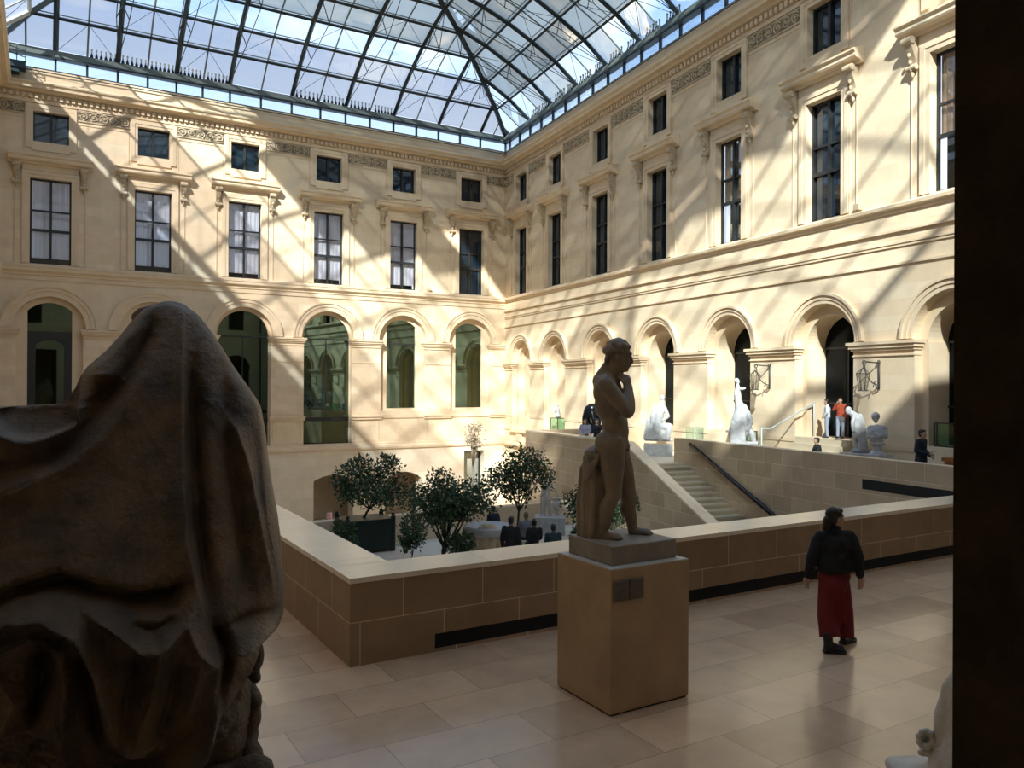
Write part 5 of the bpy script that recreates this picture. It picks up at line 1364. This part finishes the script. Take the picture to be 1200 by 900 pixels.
# seated figure at the head of the stairs
S1 = Loc(772, 520, depth=33.6); O1 = V((S1.O.x, S1.O.y, 0))
t = thing('seated_statue', O1, 'white marble seated figure on a block at the head of the stairs', 'statue'); g = S1.px
mb = MB(); mb.box((-.62, -.55, 0), (.58, .6, .46), lambda a, b, c: O1 + S1.r*a + S1.f*b + ZV*c, .015); mb.build('plinth', marble_white, t)
mb = MB()
head(mb, g(776, 466), S1.r*.5 - S1.f*.5 - ZV*.3, ZV, .28); chain(mb, [g(776, 472), g(774, 477), g(772, 488), g(768, 500)], [.10, .2, .22, .25])
mb.ell(g(767, 503), (.30, .28, .22)); chain(mb, [g(770, 500, -.1), g(784, 500, -.3), g(782, 514, -.3)], [.2, .16, .10]); chain(mb, [g(768, 502, .1), g(778, 505, -.2), g(773, 515, -.35)], [.2, .15, .10])
chain(mb, [g(779, 478, -.1), g(783, 488, -.2), g(776, 493, -.3)], [.09, .08, .06]); chain(mb, [g(768, 478, 0), g(764, 488, -.1), g(764, 498, -.1)], [.1, .09, .08])
for k in range(9): mb.caps(g(760+2.2*k, 497+1.2*(k % 3), -.25), .06, g(757+2.9*k, 514, -.30), .07)
mb.caps(g(760, 492, .1), .10, g(758, 513, .1), .15); mb.caps(g(757, 514), .10, g(786, 515), .10)
organic(mb, 'figure', marble_white, t, .028, 3)
# tall group
S2 = Loc(868, 520, depth=28.9); O2 = V((S2.O.x, S2.O.y, 0)); g = S2.px
t = thing('marble_group', O2, 'tall white marble group, a slim figure lifted above a crouching one, before a dark niche', 'statue')
plinth_on(t, O2, .95, .95, .82)
mb = MB()
chain(mb, [g(864.5, 452), g(864, 462), g(866, 474)], [.07, .14, .13]); head(mb, g(863.5, 446.5), S2.r, ZV, .24); chain(mb, [g(866, 455, -.05), g(870, 456, -.1), g(873, 455, -.15)], [.06, .05, .04]); chain(mb, [g(864, 456, .1), g(861, 466, .05), g(863, 470, 0)], [.05, .045, .04])
chain(mb, [g(866, 472), g(867, 482), g(864, 495)], [.14, .20, .24]); mb.ell(g(871.5, 477), (.12, .13, .13)); chain(mb, [g(872, 480), g(872, 492), g(870, 505)], [.16, .24, .30])
chain(mb, [g(876, 484, -.1), g(880, 494, -.2), g(876, 503, -.25)], [.11, .10, .08]); mb.ell(g(866, 506), (.40, .34, .30), S2.rot()); chain(mb, [g(876, 500, -.1), g(882, 510, -.2), g(884, 521, -.2)], [.14, .11, .09])
chain(mb, [g(864, 500), g(862, 512), g(862, 522)], [.2, .22, .24])
for k in range(9): mb.caps(g(858+1.6*k, 494+(k % 3)*2, -.28), .05, g(857+2.0*k, 521, -.32), .06)
organic(mb, 'figures', marble_white, t, .024, 3)
mb = MB(); mb.ell(g(883, 522), (.18, .2, .12)); mb.box((-.2, -.3, .82), (.62, .35, .93), lambda a, b, c: O2 + S2.r*a + S2.f*b + ZV*c, .02); organic(mb, 'rock', marble_white, t, .025, 3)
# leaning figure by the door
S3 = Loc(1006, 528, depth=25.0); O3 = V((S3.O.x, S3.O.y, 0)); g = S3.px
t = thing('leaning_statue', O3, 'white marble statue bending forward beside the doorway niche', 'statue')
plinth_on(t, O3, .8, .8, .84)
mb = MB()
head(mb, g(994.5, 481), -S3.r*.8 - S3.f*.4 - ZV*.5, ZV, .26); chain(mb, [g(998, 484), g(1004, 490), g(1005, 502)], [.09, .16, .17]); chain(mb, [g(1005, 500), g(1006, 510)], [.19, .18])
chain(mb, [g(1008, 487, .0), g(1012, 496, .05), g(1011, 506, .0)], [.07, .06, .05]); chain(mb, [g(1001, 487, -.1), g(999, 496, -.2), g(1000, 505, -.2)], [.07, .06, .05])
chain(mb, [g(1003, 508), g(1003, 518), g(1006, 527)], [.12, .08, .07]); chain(mb, [g(1008, 508), g(1011, 518), g(1010, 527)], [.12, .10, .07]); mb.caps(g(1011, 503), .10, g(1013, 526), .12)
for k in range(5): mb.caps(g(1007+1.3*k, 506, -.12), .04, g(1008+1.4*k, 526, -.12), .045)
mb.caps(g(1000, 528), .08, g(1016, 528), .10)
organic(mb, 'figure', marble_white, t, .02, 3)
# bust-like herm
S4 = Loc(1028, 530, depth=24.2); O4 = V((S4.O.x, S4.O.y, 0)); g = S4.px
t = thing('marble_bust', O4, 'white marble bust with folded arms on a high base, right of the bending statue', 'bust')
plinth_on(t, O4, .62, .62, .88)
mb = MB()
mb.lathe([(.24, 0), (.22, .06), (.14, .12), (.13, .26), (.22, .32), (.24, .36)], g(1028, 530) - ZV*.08, 20)
mb.ell(g(1028, 507), (.26, .2, .26), S4.rot()); mb.caps(g(1020, 502), .10, g(1036, 502), .10); head(mb, g(1026, 490.5), -S4.f + S4.r*.2 - ZV*.2, ZV, .28); mb.ell(g(1026, 488), (.13, .13, .14))
chain(mb, [g(1019, 503), g(1018, 512, -.1), g(1030, 512, -.22)], [.08, .07, .05]); chain(mb, [g(1037, 503), g(1038, 512, -.1), g(1026, 509, -.22)], [.08, .07, .05])
for k in range(5): mb.caps(g(1021+3.4*k, 505, -.17), .025, g(1020+3.6*k, 518, -.17), .03)
organic(mb, 'bust', marble_white, t, .018, 2)
# dark bronze group behind the people at the wall
S5 = Loc(693, 500, depth=36.5); O5 = V((S5.O.x, S5.O.y, 0)); g = S5.px
t = thing('bronze_statue', O5, 'dark glossy bronze crouching figure behind the people at the terrace wall', 'statue')
mb = MB(); mb.box((-.6, -.5, 0), (.6, .5, .85), lambda a, b, c: O5 + S5.r*a + S5.f*b + ZV*c, .02); mb.build('plinth', limeplain, t)
mb = MB()
mb.ell(g(694, 479), (.30, .30, .26)); chain(mb, [g(690, 480), g(687, 490), g(688, 502)], [.22, .2, .22]); chain(mb, [g(698, 481), g(702, 490), g(700, 503)], [.18, .14, .14]); chain(mb, [g(694, 484, -.2), g(696, 494, -.3), g(702, 499, -.2)], [.12, .11, .09]); mb.ell(g(695, 500), (.45, .35, .22)); head(mb, g(700, 477, -.1), S5.r - ZV*.5, ZV, .28)
organic(mb, 'figure', bronze, t, .026, 3)
# standing nude with urn in the court
S6 = Loc(642, 604, depth=28.0); O6 = V((S6.O.x, S6.O.y, ZF)); g = S6.px
t = thing('court_statue', O6, 'grey-white marble standing figure beside a vase, low in the court against the stone wall', 'statue')
mb = MB(); mb.box((-.45, -.45, 0), (.6, .45, 5.0-4.38), lambda a, b, c: O6 + S6.r*a + S6.f*b + ZV*c, .015); mb.build('plinth', marble_white, t)
mb = MB()
head(mb, g(645, 560), S6.r*.6 - S6.f*.6, ZV, .2); chain(mb, [g(644, 564), g(641, 569), g(640, 577), g(640, 584)], [.05, .13, .11, .13]); chain(mb, [g(638.5, 585), g(638, 594), g(638.5, 603)], [.10, .07, .05]); chain(mb, [g(642.5, 585), g(644, 594), g(644.5, 603)], [.10, .07, .05]); chain(mb, [g(637, 568), g(635, 576, -.1), g(638, 583, -.1)], [.05, .045, .04]); chain(mb, [g(646, 568), g(651, 574, -.1), g(653, 582, -.1)], [.05, .045, .04])
mb.caps(g(636, 580, .1), .09, g(635.5, 603, .1), .10); mb.caps(g(636, 604), .05, g(646, 604), .05)
organic(mb, 'figure', marble_grey, t, .017, 3)
mb = MB(); mb.lathe([(.08, 0), (.10, .04), (.07, .07), (.15, .20), (.19, .38), (.17, .48), (.12, .52), (.17, .56), (.17, .59)], V((g(653, 603).x, g(653, 603).y, g(653, 603).z)), 20); mb.build('vase', marble_grey, t, True)
# figurine in the second niche
nb_ = TB(-7.0, -.25, .15); t = thing('niche_figurine', nb_, 'small pale figurine on a green glass case in the second niche of the right facade', 'statue')
mb = MB(); q0 = nb_ + ZV*.93
mb.ell(q0 + ZV*.12, (.2, .16, .14)); chain(mb, [q0 + ZV*.15, q0 + ZV*.5, q0 + ZV*.62], [.13, .10, .06]); head(mb, q0 + ZV*.72 , -NB, ZV, .2); chain(mb, [q0 + ZV*.5 + DB*.1, q0 + ZV*.3 + DB*.2 - NB*.1], [.05, .045]); organic(mb, 'figure', marble_white, t, .02, 2)
# green glass cases
def vitrine(O, w, d, h, m, lab):
    t = thing('glass_case', O, lab, 'glass case')
    F = lambda a, b, c: O + DB*a - NB*b + ZV*c
    mb = MB(); mb.box((-w/2, -d/2, .04), (w/2, d/2, h), F); mb.build('glass_box', m, t)
    mb = MB(); mb.box((-w/2-.01, -d/2-.01, 0), (w/2+.01, d/2+.01, .045), F); mb.build('base', planterm, t)
    mb = MB()
    for sx in (-1, 1):
        for sy in (-1, 1): mb.box((sx*w/2-.015, sy*d/2-.015, .04), (sx*w/2+.015, sy*d/2+.015, h), F)
    for sx in (-1, 1): mb.box((sx*w/2-.015, -d/2, h-.03), (sx*w/2+.015, d/2, h), F); mb.box((-w/2, sx*d/2-.015, h-.03), (w/2, sx*d/2+.015, h), F)
    mb.build('edges', winframe if m is greenglass else m, t)
vitrine(TB(-7.0, -.25, .15), .9, .45, .92, greenglass, 'green glass case on the sill of the second niche, right facade')
vitrine(TB(-23.95, .6, 0), .55, .5, 1.25, greenglass, 'green glass case with dark edges, left of the tall marble group')
vitrine(TB(-21.2, .9, 0), .45, .5, 1.25, paleglass, 'pale mint glass case between the seated statue and the tall group')
vitrine(TB(-32.0, -.35, 1.15), 1.7, .12, .72, greenglass, 'green glass panel in the niche behind the person with the phone')
bn = thing('wooden_bench', TB(-33.6, 1.15), 'orange wooden bench on the terrace, cut off by the dark pier', 'bench')
mb = MB(); bx(mb, PB, -35.2, -32.75, .8, 1.5, .92, 1.02); mb.build('seat', woodm, bn)
mb = MB(); bx(mb, PB, -35.1, -32.8, .85, 1.45, .55, .92); mb.build('apron', woodm, bn)
for s_ in (-35.0, -32.9): mb = MB(); bx(mb, PB, s_-.08, s_+.08, .9, 1.4, 0, .56); mb.build('leg', woodm, bn)

# wrought-iron wall lanterns
def lantern(s0, lab):
    t = thing('wall_lantern', TB(s0, 0, 3.3), lab, 'lantern')
    mb = MB()
    mb.tube([TB(s0, .04, 2.85), TB(s0, .04, 3.72)], .028, 6); mb.tube([TB(s0, .03, 3.68), TB(s0, .75, 3.72)], .022, 6)
    pts = [TB(s0, .05 + .62*math.sin(a), 2.98 + .66*(1-math.cos(a))) for a in [i*PI/2/12 for i in range(13)]]
    mb.tube(pts, .018, 6)
    for (o, z, r) in ((.06, 3.70, .06), (.70, 3.68, .07), (.08, 2.90, .06)): mb.tube([TB(s0, o + r*math.cos(a), z + r*math.sin(a)) for a in [i*PI/6 for i in range(13)]], .016, 6)
    mb.tube([TB(s0, .05, 2.86), TB(s0, .18, 2.9), TB(s0, .24, 3.1), TB(s0, .30, 2.9)], .014, 6); mb.tube([TB(s0, .72, 3.70), TB(s0, .74, 3.5)], .012, 6)
    mb.build('bracket', iron, t, True)
    mb = MB(); c = TB(s0, .74, 2.82)
    for k in range(6):
        a = k*PI/3; d = V((math.cos(a), math.sin(a), 0)); mb.tube([c + d*.10, c + d*.20 + ZV*.52], .012, 5); mb.tube([c + d*.20 + ZV*.52, c + ZV*.70], .012, 5)
        d2 = V((math.cos(a+PI/3), math.sin(a+PI/3), 0)); mb.tube([c + d*.20 + ZV*.52, c + d2*.20 + ZV*.52], .012, 5); mb.tube([c + d*.10, c + d2*.10], .012, 5)
    mb.lathe([(.16, -.03), (.16, 0), (.05, .01)], c, 12); mb.build('cage', iron, t, True)
    mb = MB(); mb.lathe([(.09, .01), (.18, .51)], c, 6); mb.build('lantern_glass', lampglass, t)
lantern(-24.55, 'wrought-iron wall lantern on the pier left of the doorway niche')
lantern(-29.45, 'wrought-iron wall lantern on the pier right of the doorway niche')
